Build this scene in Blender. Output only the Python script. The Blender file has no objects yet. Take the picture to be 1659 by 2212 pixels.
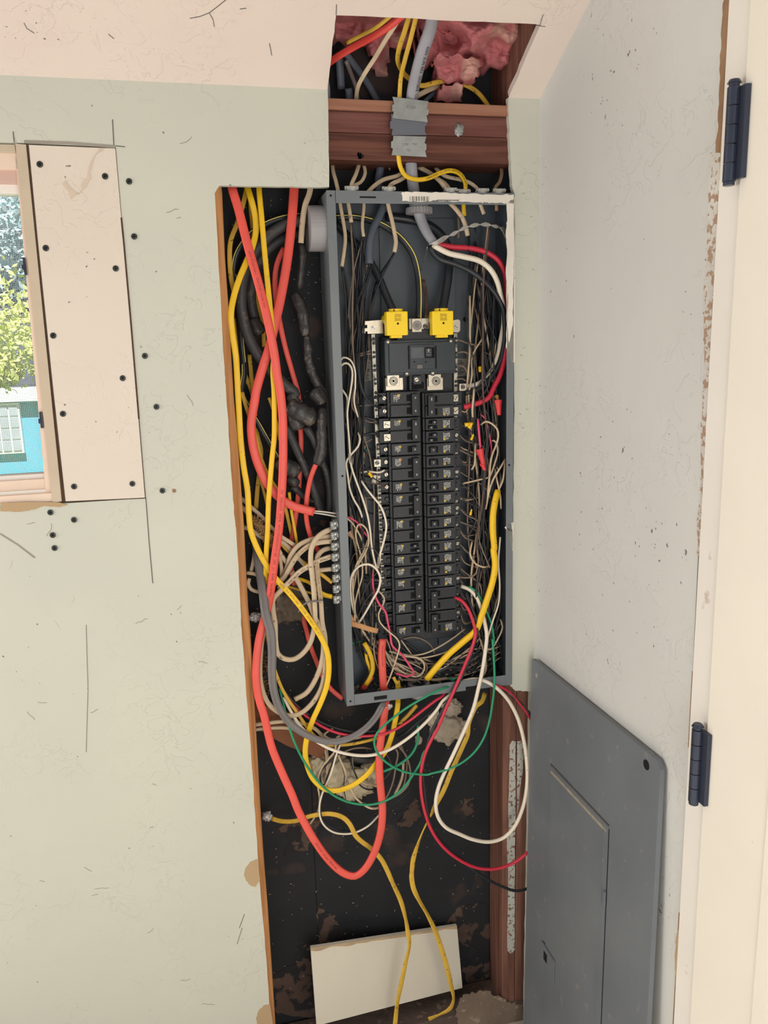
import bpy, bmesh, math, random
from mathutils import Vector, Matrix, noise
random.seed(7)
PI=math.pi
SC=bpy.context.scene; COL=SC.collection
# ------------------------------------------------------------------ camera
ZT=1.87                                   # height of the breaker box top above the floor
IW,IH,F=1659.0,2212.0,1740.42
YAW,PITCH,ROLL=0.233144,-0.206304,-0.0283128
CAMP=Vector((-0.26927,-1.51695,-0.27172+ZT))
_f=Vector((math.sin(YAW)*math.cos(PITCH),math.cos(YAW)*math.cos(PITCH),math.sin(PITCH)))
_r=Vector((math.cos(YAW),-math.sin(YAW),0)); _u=_r.cross(_f)
RT=math.cos(ROLL)*_r+math.sin(ROLL)*_u; UP=-math.sin(ROLL)*_r+math.cos(ROLL)*_u; FW=_f
cam=bpy.data.cameras.new('camera'); co=bpy.data.objects.new('camera',cam); COL.objects.link(co)
cam.sensor_fit='HORIZONTAL'; cam.sensor_width=36; cam.lens=36*F/IW; cam.clip_start=.01
M=Matrix((( RT.x,UP.x,-FW.x,CAMP.x),(RT.y,UP.y,-FW.y,CAMP.y),(RT.z,UP.z,-FW.z,CAMP.z),(0,0,0,1)))
co.matrix_world=M; SC.camera=co
# ------------------------------------------------------------------ light
SC.view_settings.view_transform='Standard'; SC.view_settings.look='None'
SC.view_settings.gamma=1; SC.view_settings.use_curve_mapping=False
SC.view_settings.exposure=-0.40
w=bpy.data.worlds.new('sky'); SC.world=w; w.use_nodes=True
wb=w.node_tree.nodes['Background']; wb.inputs['Color'].default_value=(.84,.92,1,1); wb.inputs['Strength'].default_value=.50
def area(name,loc,target,size,power,color):
    l=bpy.data.lights.new(name,'AREA'); l.shape='RECTANGLE'; l.size,l.size_y=size; l.energy=power; l.color=color
    o=bpy.data.objects.new(name,l); COL.objects.link(o); o.location=loc
    o.rotation_euler=(Vector(target)-Vector(loc)).to_track_quat('-Z','Y').to_euler(); return o
area('daylight_window',(-1.95,-.50,1.35),(.42,-.35,1.2),(.8,.9),24,(1,.93,.86))
area('camera_side_fill',(.10,-2.1,1.15),(.05,0,1.25),(.9,1.2),24,(1,.93,.85))  # fill lamp added behind the camera for the back wall
sl=bpy.data.lights.new('sun','SUN'); sl.energy=13; sl.angle=.01; sl.color=(1,.97,.92); so=bpy.data.objects.new('sun',sl); COL.objects.link(so); so.rotation_euler=(math.radians(32),0,0)
# ------------------------------------------------------------------ helpers
def ray(px,py): return (FW*F+RT*(px-IW/2)+UP*(IH/2-py))
def P(px,py,Y):                      # point of the sight line at depth Y
    d=ray(px,py); return CAMP+d*((Y-CAMP.y)/d.y)
def PX(px,py,X):
    d=ray(px,py); return CAMP+d*((X-CAMP.x)/d.x)
CZ=ZT+.168; CS=.49                   # ceiling: z = CZ - CS*Y
def PC(px,py,off=0):
    d=ray(px,py); t=(CZ+off-CS*CAMP.y-CAMP.z)/(d.z+CS*d.y); return CAMP+d*t
def s2l(c):
    c=c/255.; return c/12.92 if c<=.04045 else ((c+.055)/1.055)**2.4
def rgb(r,g,b): return (s2l(r),s2l(g),s2l(b),1)
MATS={}
def mat(name,col,rough=.5,metal=0,spots=0,spotcol=(60,50,40),spotscale=60,vary=.12,vscale=8,bump=0,bscale=40,stretch=None,spec=.4,thr=.62):
    if name in MATS: return MATS[name]
    m=bpy.data.materials.new(name); m.use_nodes=True; nt=m.node_tree; N=nt.nodes; L=nt.links
    b=N['Principled BSDF']; b.inputs['Roughness'].default_value=rough; b.inputs['Metallic'].default_value=metal
    b.inputs['Specular IOR Level'].default_value=spec
    tc=N.new('ShaderNodeTexCoord'); mp=N.new('ShaderNodeMapping'); L.new(tc.outputs['Object'],mp.inputs[0])
    if stretch: mp.inputs['Scale'].default_value=stretch
    base=rgb(*col)
    n1=N.new('ShaderNodeTexNoise'); n1.inputs['Scale'].default_value=vscale; n1.inputs['Detail'].default_value=6; L.new(mp.outputs[0],n1.inputs['Vector'])
    mr=N.new('ShaderNodeMapRange'); mr.inputs['From Min'].default_value=.3; mr.inputs['From Max'].default_value=.7
    mr.inputs['To Min'].default_value=1-vary; mr.inputs['To Max'].default_value=1+vary; L.new(n1.outputs['Fac'],mr.inputs['Value'])
    vm=N.new('ShaderNodeVectorMath'); vm.operation='SCALE'; vm.inputs[0].default_value=base[:3]; L.new(mr.outputs[0],vm.inputs['Scale'])
    out=vm.outputs[0]
    if spots:
        n2=N.new('ShaderNodeTexNoise'); n2.inputs['Scale'].default_value=spotscale; n2.inputs['Detail'].default_value=3; L.new(mp.outputs[0],n2.inputs['Vector'])
        r2=N.new('ShaderNodeMapRange'); r2.inputs['From Min'].default_value=thr; r2.inputs['From Max'].default_value=thr+.05
        r2.inputs['To Max'].default_value=spots; L.new(n2.outputs['Fac'],r2.inputs['Value'])
        mx=N.new('ShaderNodeMix'); mx.data_type='RGBA'; L.new(r2.outputs[0],mx.inputs['Factor']); L.new(out,mx.inputs['A']); mx.inputs['B'].default_value=rgb(*spotcol)
        out=mx.outputs['Result']
    L.new(out,b.inputs['Base Color'])
    if bump:
        n3=N.new('ShaderNodeTexNoise'); n3.inputs['Scale'].default_value=bscale; n3.inputs['Detail'].default_value=5; L.new(mp.outputs[0],n3.inputs['Vector'])
        bp=N.new('ShaderNodeBump'); bp.inputs['Strength'].default_value=bump; bp.inputs['Distance'].default_value=.004; L.new(n3.outputs['Fac'],bp.inputs['Height']); L.new(bp.outputs[0],b.inputs['Normal'])
    MATS[name]=m; return m
def wallmat(name,c1,c2,bumpscale=1.0):
    """painted drywall: two close paint tones, knock-down ridges in the relief, small dark nicks"""
    m=mat(name,c1,.55,0,0,bump=0,spec=.25); nt=m.node_tree; N=nt.nodes; L=nt.links; b=N['Principled BSDF']
    for l in list(b.inputs['Base Color'].links): L.remove(l)
    tc=N['Texture Coordinate']
    n=N.new('ShaderNodeTexNoise'); n.inputs['Scale'].default_value=3; n.inputs['Detail'].default_value=8; L.new(tc.outputs['Object'],n.inputs['Vector'])
    r=N.new('ShaderNodeMapRange'); r.inputs['From Min'].default_value=.35; r.inputs['From Max'].default_value=.65; L.new(n.outputs['Fac'],r.inputs['Value'])
    mx=N.new('ShaderNodeMix'); mx.data_type='RGBA'; mx.inputs['A'].default_value=rgb(*c1); mx.inputs['B'].default_value=rgb(*c2); L.new(r.outputs[0],mx.inputs['Factor'])
    n2=N.new('ShaderNodeTexNoise'); n2.inputs['Scale'].default_value=110; n2.inputs['Detail'].default_value=1; L.new(tc.outputs['Object'],n2.inputs['Vector'])
    n2b=N.new('ShaderNodeTexNoise'); n2b.inputs['Scale'].default_value=6; L.new(tc.outputs['Object'],n2b.inputs['Vector'])
    ad=N.new('ShaderNodeMath'); ad.operation='MULTIPLY_ADD'; L.new(n2b.outputs['Fac'],ad.inputs[0]); ad.inputs[1].default_value=.35; L.new(n2.outputs['Fac'],ad.inputs[2])
    r2=N.new('ShaderNodeMapRange'); r2.inputs['From Min'].default_value=.955; r2.inputs['From Max'].default_value=.985; r2.inputs['To Max'].default_value=.75; L.new(ad.outputs[0],r2.inputs['Value'])
    m2=N.new('ShaderNodeMix'); m2.data_type='RGBA'; L.new(mx.outputs['Result'],m2.inputs['A']); m2.inputs['B'].default_value=rgb(80,70,62); L.new(r2.outputs[0],m2.inputs['Factor'])
    L.new(m2.outputs['Result'],b.inputs['Base Color'])
    wv=N.new('ShaderNodeTexNoise'); wv.inputs['Scale'].default_value=26*bumpscale; wv.inputs['Detail'].default_value=6; wv.inputs['Distortion'].default_value=1.0; L.new(tc.outputs['Object'],wv.inputs['Vector'])
    rr=N.new('ShaderNodeMapRange'); rr.inputs['From Min'].default_value=.515; rr.inputs['From Max'].default_value=.53; L.new(wv.outputs['Fac'],rr.inputs['Value'])
    mk=N.new('ShaderNodeTexNoise'); mk.inputs['Scale'].default_value=4.5; mk.inputs['Detail'].default_value=2; L.new(tc.outputs['Object'],mk.inputs['Vector'])
    mkr=N.new('ShaderNodeMapRange'); mkr.inputs['From Min'].default_value=.46; mkr.inputs['From Max'].default_value=.6; L.new(mk.outputs['Fac'],mkr.inputs['Value'])
    mm=N.new('ShaderNodeMath'); mm.operation='MULTIPLY'; L.new(rr.outputs[0],mm.inputs[0]); L.new(mkr.outputs[0],mm.inputs[1])
    fine=N.new('ShaderNodeTexNoise'); fine.inputs['Scale'].default_value=180; L.new(tc.outputs['Object'],fine.inputs['Vector'])
    a2=N.new('ShaderNodeMath'); a2.operation='MULTIPLY_ADD'; L.new(fine.outputs['Fac'],a2.inputs[0]); a2.inputs[1].default_value=.12; L.new(mm.outputs[0],a2.inputs[2])
    bp=N.new('ShaderNodeBump'); bp.inputs['Strength'].default_value=.6; bp.inputs['Distance'].default_value=.0010; L.new(a2.outputs[0],bp.inputs['Height']); L.new(bp.outputs[0],b.inputs['Normal'])
    return m
def woodmat(name,col,dark,axis='z',rough=.65):
    m=mat(name,col,rough,spec=.2); nt=m.node_tree; N=nt.nodes; L=nt.links; b=N['Principled BSDF']
    for l in list(b.inputs['Base Color'].links): L.remove(l)
    mp=N['Mapping']; mp.inputs['Scale'].default_value={'z':(60,60,3),'x':(3,60,60),'y':(60,3,60)}[axis]
    n=N.new('ShaderNodeTexNoise'); n.inputs['Scale'].default_value=1.5; n.inputs['Detail'].default_value=5; n.inputs['Distortion'].default_value=.6; L.new(mp.outputs[0],n.inputs['Vector'])
    r=N.new('ShaderNodeMapRange'); r.inputs['From Min'].default_value=.38; r.inputs['From Max'].default_value=.68; L.new(n.outputs['Fac'],r.inputs['Value'])
    mx=N.new('ShaderNodeMix'); mx.data_type='RGBA'; mx.inputs['A'].default_value=rgb(*col); mx.inputs['B'].default_value=rgb(*dark); L.new(r.outputs[0],mx.inputs['Factor'])
    L.new(mx.outputs['Result'],b.inputs['Base Color'])
    bp=N.new('ShaderNodeBump'); bp.inputs['Strength'].default_value=.4; bp.inputs['Distance'].default_value=.0015; L.new(n.outputs['Fac'],bp.inputs['Height']); L.new(bp.outputs[0],b.inputs['Normal'])
    return m
def obj(name,bm,ms,parent=None,smooth=False):
    me=bpy.data.meshes.new(name); bmesh.ops.recalc_face_normals(bm,faces=bm.faces) if not smooth=='keep' else None
    bm.to_mesh(me); bm.free()
    for m in (ms if isinstance(ms,(list,tuple)) else [ms]): me.materials.append(m)
    if smooth:
        for p in me.polygons: p.use_smooth=True
    o=bpy.data.objects.new(name,me); COL.objects.link(o)
    if parent: o.parent=parent
    return o
def tag(o,label=None,cat=None,group=None,kind=None):
    if label: o['label']=label
    if cat: o['category']=cat
    if group: o['group']=group
    if kind: o['kind']=kind
    return o
def empty(name,loc=(0,0,0)):
    o=bpy.data.objects.new(name,None); COL.objects.link(o); o.empty_display_size=.02; return o
def thing(name,label,cat,group=None): return tag(empty(name),label,cat,group)
def box(bm,x0,x1,y0,y1,z0,z1,mi=0,bev=0,Mx=None):
    vs=[bm.verts.new((x,y,z)) for x in (x0,x1) for y in (y0,y1) for z in (z0,z1)]
    if Mx: 
        for v in vs: v.co=Mx@v.co
    fs=[bm.faces.new([vs[i] for i in f]) for f in ((0,1,3,2),(4,6,7,5),(0,4,5,1),(2,3,7,6),(0,2,6,4),(1,5,7,3))]
    for f in fs: f.material_index=mi
    if bev:
        es=set(e for f in fs for e in f.edges)
        bmesh.ops.bevel(bm,geom=list(es),offset=bev,segments=2,affect='EDGES',profile=.6)
    return fs
def bx(name,x0,x1,y0,y1,z0,z1,m,parent=None,bev=0):
    bm=bmesh.new(); box(bm,*sorted((x0,x1)),*sorted((y0,y1)),*sorted((z0,z1)),0,bev); return obj(name,bm,m,parent)
def bp(bm,px0,py0,px1,py1,Y0,Y1,mi=0,bev=0):           # box whose front face (at Y0) spans two picture corners
    a=P(px0,py0,Y0); c=P(px1,py1,Y0); return box(bm,min(a.x,c.x),max(a.x,c.x),Y0,Y1,min(a.z,c.z),max(a.z,c.z),mi,bev)
def bpo(name,px0,py0,px1,py1,Y0,Y1,m,parent=None,bev=0):
    bm=bmesh.new(); bp(bm,px0,py0,px1,py1,Y0,Y1,0,bev); return obj(name,bm,m,parent)
def disc(bm,c,ax,r,h,n=20,mi=0,r2=None):
    """closed cylinder or cone from c along ax"""
    ax=Vector(ax).normalized(); t=ax.orthogonal().normalized(); b=ax.cross(t); c=Vector(c); r2=r if r2 is None else r2
    A=[bm.verts.new(c+(t*math.cos(a)+b*math.sin(a))*r) for a in [2*PI*i/n for i in range(n)]]
    B=[bm.verts.new(c+ax*h+(t*math.cos(a)+b*math.sin(a))*r2) for a in [2*PI*i/n for i in range(n)]]
    fs=[bm.faces.new(A[::-1]),bm.faces.new(B)]
    for i in range(n): fs.append(bm.faces.new((A[i],A[(i+1)%n],B[(i+1)%n],B[i])))
    for f in fs: f.material_index=mi
def ring(bm,c,ax,r,ri,h,n=24,mi=0):
    ax=Vector(ax).normalized(); t=ax.orthogonal().normalized(); b=ax.cross(t); c=Vector(c)
    R=[]
    for rr,hh in ((r,0),(r,h),(ri,h),(ri,0)):
        R.append([bm.verts.new(c+ax*hh+(t*math.cos(2*PI*i/n)+b*math.sin(2*PI*i/n))*rr) for i in range(n)])
    for k in range(4):
        for i in range(n):
            f=bm.faces.new((R[k][i],R[k][(i+1)%n],R[(k+1)%4][(i+1)%n],R[(k+1)%4][i])); f.material_index=mi
def slab(name,outer,holes,to3,thick,m,parent=None):
    """flat sheet with holes: outlines in (u,v), to3 maps (u,v,depth) into the room"""
    bm=bmesh.new(); es=[]
    for loop in [outer]+holes:
        vs=[bm.verts.new((u,v,0)) for u,v in loop]
        es+= [bm.edges.new((vs[i],vs[(i+1)%len(vs)])) for i in range(len(vs))]
    r=bmesh.ops.triangle_fill(bm,edges=es,use_beauty=True,use_dissolve=False)
    fs=[g for g in r['geom'] if isinstance(g,bmesh.types.BMFace)]
    ex=bmesh.ops.extrude_face_region(bm,geom=fs)
    for v in [g for g in ex['geom'] if isinstance(g,bmesh.types.BMVert)]: v.co.z=thick
    for v in bm.verts: v.co=Vector(to3(*v.co))
    return obj(name,bm,m,parent)
def rough(a,b,n,amp,seed=0):          # ragged cut line from a to b
    rnd=random.Random(seed); out=[]
    for i in range(n):
        t=i/n; j=rnd.uniform(-amp,amp) if i else 0
        dx,dy=b[0]-a[0],b[1]-a[1]; l=math.hypot(dx,dy)
        out.append((a[0]+dx*t-dy/l*j,a[1]+dy*t+dx/l*j))
    return out
def blob(name,c,size,m,parent=None,amp=.25,freq=3,sub=4,seed=0,detail=3):
    bm=bmesh.new(); bmesh.ops.create_icosphere(bm,subdivisions=sub,radius=1)
    o=Vector((seed*7.3,seed*3.1,0))
    for v in bm.verts:
        d=v.co.normalized(); k=1
        for q in range(detail): k+=amp/(1.6**q)*noise.noise(d*freq*(2**q)+o)
        v.co=Vector((d.x*size[0],d.y*size[1],d.z*size[2]))*k+Vector(c)
    return obj(name,bm,m,parent,True)
# ---- cables
def smoothpath(pts,step=.006):
    n=len(pts); out=[]
    if n==2:
        k=max(2,int((pts[1][0]-pts[0][0]).length/step)); return [(pts[0][0].lerp(pts[1][0],i/k),pts[0][1]+(pts[1][1]-pts[0][1])*i/k) for i in range(k+1)]
    for i in range(n-1):
        p0=pts[max(i-1,0)]; p1=pts[i]; p2=pts[i+1]; p3=pts[min(i+2,n-1)]
        d=(p2[0]-p1[0]).length; k=max(2,int(d/step))
        a=p0[0] if i>0 else p1[0]*2-p2[0]; e=p3[0] if i<n-2 else p2[0]*2-p1[0]
        # centripetal knots
        t0=0; t1=t0+max((p1[0]-a).length,1e-5)**.5; t2=t1+max(d,1e-5)**.5; t3=t2+max((e-p2[0]).length,1e-5)**.5
        for q in range(k):
            t=t1+(t2-t1)*q/k
            A1=a*((t1-t)/(t1-t0))+p1[0]*((t-t0)/(t1-t0)); A2=p1[0]*((t2-t)/(t2-t1))+p2[0]*((t-t1)/(t2-t1)); A3=p2[0]*((t3-t)/(t3-t2))+e*((t-t2)/(t3-t2))
            B1=A1*((t2-t)/(t2-t0))+A2*((t-t0)/(t2-t0)); B2=A2*((t3-t)/(t3-t1))+A3*((t-t1)/(t3-t1))
            C=B1*((t2-t)/(t2-t1))+B2*((t-t1)/(t2-t1))
            out.append((C,p1[1]+(p2[1]-p1[1])*q/k))
    out.append(pts[-1]); return out
def frames(path):
    T=[];n=len(path)
    for i in range(n): T.append((path[min(i+1,n-1)][0]-path[max(i-1,0)][0]).normalized())
    S=[];last=None
    for t in T:
        s=t.cross(Vector((0,-1,0)))
        if last is not None:
            if s.length<.25: s=last-t*last.dot(t)
            elif s.normalized().dot(last)<0: s=s   # reversed runs keep facing the room
        s.normalize(); 
        if last is not None and s.dot(last)>0: s=(s*.6+last*.4); s=(s-t*s.dot(t)).normalized()
        S.append(s); last=s
    return T,S
def tube(name,path,a,b,m,parent=None,nseg=10,grooves=0,taper=None):
    T,S=frames(path); bm=bmesh.new(); R=[]
    for i,(p,tw) in enumerate(path):
        N=S[i].cross(T[i]).normalized(); c,s=math.cos(tw),math.sin(tw)
        s1=S[i]*c+N*s; n1=N*c-S[i]*s; k=taper(i/(len(path)-1)) if taper else 1
        rr=[]
        for q in range(nseg):
            an=2*PI*(q+.5)/nseg; ca,sa=math.cos(an),math.sin(an)
            e=.62 if a>b*1.3 else 1
            x=math.copysign(abs(ca)**e,ca)*a*k; y=math.copysign(abs(sa)**e,sa)*b*k
            if grooves: y*=1-(.42 if grooves>2 else .16)*(.5+.5*math.cos(ca*PI*grooves))
            rr.append(bm.verts.new(p+s1*x+n1*y))
        R.append(rr)
    for i in range(len(R)-1):
        for q in range(nseg): bm.faces.new((R[i][q],R[i][(q+1)%nseg],R[i+1][(q+1)%nseg],R[i+1][q]))
    bm.faces.new(R[0][::-1]); bm.faces.new(R[-1])
    return obj(name,bm,m,parent,True)
CROP=dict(A=(680,0,2.9625),B=(440,380,4.608),C=(700,400,3.6065),D=(480,840,4.2536),E=(720,800,4.1475),F=(720,1160,3.7705),
 G=(520,1280,3.7705),H=(540,1700,2.592),I=(880,1380,3.95),J=(780,640,6.381),K=(480,1700,4.321),W=(0,260,4.1475),V=(0,740,4.1475),
 R=(1080,1380,2.6575),L=(730,760,9.215),M=(730,980,8.508),N=(985,1060,7.376),O=(600,1560,5.53),Q=(490,1080,6.636),S=(1000,840,8.509),X=(0,0,1))
def pts(spec,Yd=.03):
    """spec: list of crop letters each followed by point tuples; a third value is the depth Y"""
    raw=[];c=CROP['X']
    for s in spec:
        if isinstance(s,str): c=CROP[s]; continue
        raw.append((c[0]+s[0]/c[2],c[1]+s[1]/c[2],s[2] if len(s)>2 and s[2] is not None else None,s[3] if len(s)>3 else 0))
    n=len(raw); ys=[r[2] for r in raw]; k=[i for i in range(n) if ys[i] is not None]
    if not k: ys=[Yd]*n
    else:
        for i in range(n):
            if ys[i] is None:
                lo=[j for j in k if j<i]; hi=[j for j in k if j>i]
                if lo and hi: t=(i-lo[-1])/(hi[0]-lo[-1]); ys[i]=raw[lo[-1]][2]*(1-t)+raw[hi[0]][2]*t
                else: ys[i]=raw[(lo or hi)[-1 if lo else 0]][2]
    return [(P(r[0],r[1],y),math.radians(r[3])) for r,y in zip(raw,ys)]
def rad(px,path): 
    d=sum((p-CAMP).dot(FW) for p,_ in path)/len(path); return px/2*d/F
PATHS={}
def cable(key,name,wpx,m,spec,label,cat='cable',group=None,flat=0,Yd=.03,parent=None,nseg=10,grooves=0,taper=None,step=.006):
    path=smoothpath(pts(spec,Yd),step); a=rad(wpx,path); b=a*(flat or 1)
    o=tube(name,path,a,b,m,parent,nseg,grooves,taper)
    if not parent: tag(o,label,cat,group)
    if key: PATHS[key]=(path,a,b,o)
    return o
def textmesh(s,size,align='LEFT'):
    cu=bpy.data.curves.new('t','FONT'); cu.body=s; cu.size=size; cu.align_x=align; cu.align_y='CENTER'; cu.resolution_u=2
    o=bpy.data.objects.new('t',cu); COL.objects.link(o); dg=bpy.context.evaluated_depsgraph_get()
    me=bpy.data.meshes.new_from_object(o.evaluated_get(dg)); COL.objects.unlink(o); bpy.data.objects.remove(o); return me
def print_on(key,s,size,at,m,flip=False,lat=0,name='printed_text',spread=1.0):
    path,a,b,o=PATHS[key]; T,S=frames(path); L=[0]
    for i in range(1,len(path)): L.append(L[-1]+(path[i][0]-path[i-1][0]).length)
    me=textmesh(s,size)
    if isinstance(at,tuple):
        def pj(p): d=p-CAMP; return IW/2+F*d.dot(RT)/d.dot(FW),IH/2-F*d.dot(UP)/d.dot(FW)
        best=min(range(len(path)),key=lambda i:(pj(path[i][0])[0]-at[0])**2+(pj(path[i][0])[1]-at[1])**2); s0=L[best]
    else: s0=at*L[-1]
    for v in me.vertices:
        u=v.co.x*spread; w_=v.co.y; 
        if flip: u=-u; w_=-w_
        q=min(max(s0+u,0),L[-1]-1e-5); i=max(k for k in range(len(L)) if L[k]<=q); i=min(i,len(path)-2); t=(q-L[i])/max(L[i+1]-L[i],1e-6)
        p=path[i][0].lerp(path[i+1][0],t); tw=path[i][1]; s1=S[i].lerp(S[i+1],t); N=s1.cross(T[i].lerp(T[i+1],t)).normalized()
        c_,s_=math.cos(tw),math.sin(tw); sd=s1*c_+N*s_; nn=N*c_-s1*s_
        x=max(-1,min(1,(lat*a-w_)/a)); h=math.sqrt(max(0,1-abs(x)**(2 if b==a else 4)))
        v.co=p+sd*(x*a)+nn*(b*h+.00035)
    me.materials.clear(); me.materials.append(m); ob=bpy.data.objects.new(name,me); COL.objects.link(ob); ob.parent=o; return ob
def flat_text(s,size,c,m,parent,rot=0,name='printed_text',align='CENTER',X=Vector((1,0,0)),Z=Vector((0,0,1))):
    me=textmesh(s,size,align); cr,sr=math.cos(rot),math.sin(rot)
    for v in me.vertices:
        x,y=v.co.x*cr-v.co.y*sr, v.co.x*sr+v.co.y*cr; v.co=Vector(c)+X*x+Z*y
    me.materials.clear(); me.materials.append(m); ob=bpy.data.objects.new(name,me); COL.objects.link(ob); ob.parent=parent; return ob
# ------------------------------------------------------------------ materials
M_wall=wallmat('wall_paint',(202,203,190),(196,198,186))
M_wallr=wallmat('right_wall_paint',(208,209,206),(203,203,200),1.0)
M_ceil=wallmat('ceiling_paint',(224,212,202),(219,205,197))
M_patch=wallmat('bare_patch',(216,205,192),(222,212,200))
M_gyp=mat('gypsum_edge',(196,180,160),.9,bump=.6,bscale=200,spots=.5,spotcol=(120,90,60),spotscale=90)
M_orwood=woodmat('orange_stud_wood',(192,138,88),(150,100,60),'z')
M_redwood=woodmat('redwood_stud',(130,92,78),(98,66,56),'z')
M_redx=woodmat('redwood_plate',(122,80,72),(98,60,54),'x')
M_redx2=woodmat('redwood_plate_dark',(112,72,60),(74,44,38),'x')
M_tanx=woodmat('tan_plate',(166,120,98),(150,104,84),'x')
M_paper=mat('black_paper',(30,32,36),.8,spots=.55,spotcol=(72,56,50),spotscale=7,vary=.2,bump=.3,bscale=30,thr=.6)
M_dirtwood=mat('dusty_plate',(88,74,66),.95,spots=.7,spotcol=(130,112,96),spotscale=50,bump=.8,bscale=60)
M_mud=mat('brown_stain',(82,66,58),.95,bump=.8,bscale=70,vary=.3,spots=.95,spotcol=(32,33,37),spotscale=26,thr=.47)
M_black=mat('black_plastic',(34,38,44),.42,spots=.3,spotcol=(70,66,62),spotscale=220,vary=.15,vscale=30)
M_black2=mat('black_plastic_smooth',(44,52,58),.34,vary=.06)
M_hole=mat('dark_recess',(10,12,16),.9)
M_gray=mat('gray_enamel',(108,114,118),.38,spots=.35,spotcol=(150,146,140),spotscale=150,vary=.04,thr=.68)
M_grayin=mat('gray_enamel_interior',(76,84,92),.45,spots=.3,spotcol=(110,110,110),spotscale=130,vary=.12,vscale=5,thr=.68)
M_cover=mat('gray_cover_enamel',(108,114,120),.4,spots=.35,spotcol=(150,144,134),spotscale=45,vary=.1,vscale=6,thr=.66)
M_zinc=mat('zinc_steel',(200,200,194),.3,metal=.55,vary=.25,vscale=90)
M_tin=mat('tinned_metal',(196,188,172),.32,metal=.7,spots=.4,spotcol=(110,100,80),spotscale=300,vary=.12,vscale=60,thr=.66)
M_galv=mat('galvanised_plate',(158,162,160),.45,metal=.55,vary=.14,vscale=50,bump=.12,bscale=120)
M_galvd=mat('galvanised_plate_gray',(108,112,122),.5,metal=.35,vary=.05)
M_yel=mat('yellow_plastic',(240,205,30),.4,spots=.7,spotcol=(120,90,20),spotscale=190,thr=.7,vary=.03)
M_white=mat('white_paint',(224,219,208),.6,spots=.4,spotcol=(110,84,60),spotscale=120,thr=.7)
M_door=mat('door_cream_paint',(236,230,218),.5,spots=.4,spotcol=(130,112,92),spotscale=60,thr=.76,vary=.02)
M_jamb=mat('jamb_white_paint',(234,229,222),.5,spots=.5,spotcol=(170,140,116),spotscale=25,thr=.7,vary=.03)
M_hinge=mat('black_hinge_steel',(62,68,84),.32,metal=.5,vary=.1)
M_brownwood=mat('raw_brown_wood',(150,118,90),.8,vary=.2,vscale=30,bump=.4,bscale=90)
M_tanpaper=mat('tan_drywall_paper',(178,152,118),.85,vary=.06)
M_pink=mat('pink_fiberglass',(186,112,116),.95,spots=.7,spotcol=(200,160,146),spotscale=7,vary=.15,vscale=22,bump=.5,bscale=30,thr=.56)
M_foam=mat('cream_foam',(196,184,156),.85,spots=.6,spotcol=(110,88,66),spotscale=16,vary=.15,vscale=25,bump=.8,bscale=40,thr=.58)
M_debris=mat('dry_debris',(150,128,106),.95,vary=.3,vscale=60)
M_white_lbl=mat('white_label',(205,200,190),.5,vary=.02)
M_ink=mat('black_ink',(40,36,34),.7,vary=0)
M_inkred=mat('dark_red_ink',(150,60,50),.7,vary=0)
M_inkyel=mat('brown_ink',(150,110,20),.7,vary=0)
M_inkw=mat('white_ink',(225,225,218),.6,vary=0)
M_inky=mat('yellow_ink',(226,196,70),.6,vary=0)
M_pencil=mat('pencil',(96,92,90),.9,vary=0)
# ------------------------------------------------------------------ room shell
def uvw(px,py): p=P(px,py,0); return (p.x,p.z)
ceil0=CZ
LL=[(708,198),(710,300),(711,404),(600,403),(474,401),(464,417),(472,575),(485,792),(488,840),(501,1040),(507,1120),(510,1145),(519,1300),(522,1360),(530,1466),(546,1678),(556,1839),(565,1955),(577,2093),(585,2212)]
edge=[uvw(*q) for q in LL]; edge2=[]
for i in range(len(edge)-1): edge2+=rough(edge[i],edge[i+1],6 if i>4 else 4,.0007 if i>4 else .0005,i)
e=edge[-1]; e2=edge[-2]; k=(0-e[1])/(e2[1]-e[1]); edge2+=[e,(e[0]+(e2[0]-e[0])*k,0.0)]
left_outer=[(-2.0,0.0),(-2.0,ceil0),(edge[0][0],ceil0)]+edge2[1:]
win=[uvw(33,308),uvw(250,318),uvw(315,1076),uvw(100,1090)]
WX0=-1.35
whole=[(WX0,win[0][1]),win[0],win[1],win[2],(win[3][0],win[3][1]),(WX0,win[3][1])]
wallL=slab('wall_back',left_outer,[whole],lambda u,v,d:(u,d,v),.0127,[M_wall]); tag(wallL,kind='structure')
RR=[(1098,211),(1101,300),(1106,400),(1112,424),(1111,700),(1110,1000),(1107,1200),(1104,1380),(1101,1480),(1113,1492),(1146,1494),(1143,1700),(1139,1950),(1135,2160)]
re=[uvw(*q) for q in RR]; re2=[]
for i in range(len(re)-1): re2+=rough(re[i],re[i+1],8,.0009,50+i)
re2+=[re[-1],(re[-1][0],0.0)]
right_outer=[(.4135,0.0),(.4135,ceil0),(re[0][0],ceil0)]+re2[1:]
wallR=slab('wall_back_corner_strip',right_outer,[],lambda u,v,d:(u,d,v),.0127,[M_wall],wallL)
# wall above the slope line is closed by the attic; room corner wall
JY=-.5575
slab('wall_right',[(.0,0.0),(.0,CZ+.02),(JY,CZ-CS*JY+.05),(JY+.01,1.6),(JY+.002,1.0),(JY,0.0)],[],lambda u,v,d:(.413+d,u,v),.0127,[M_wallr])
wr=bpy.data.objects['wall_right']; tag(wr,kind='structure')
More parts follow.
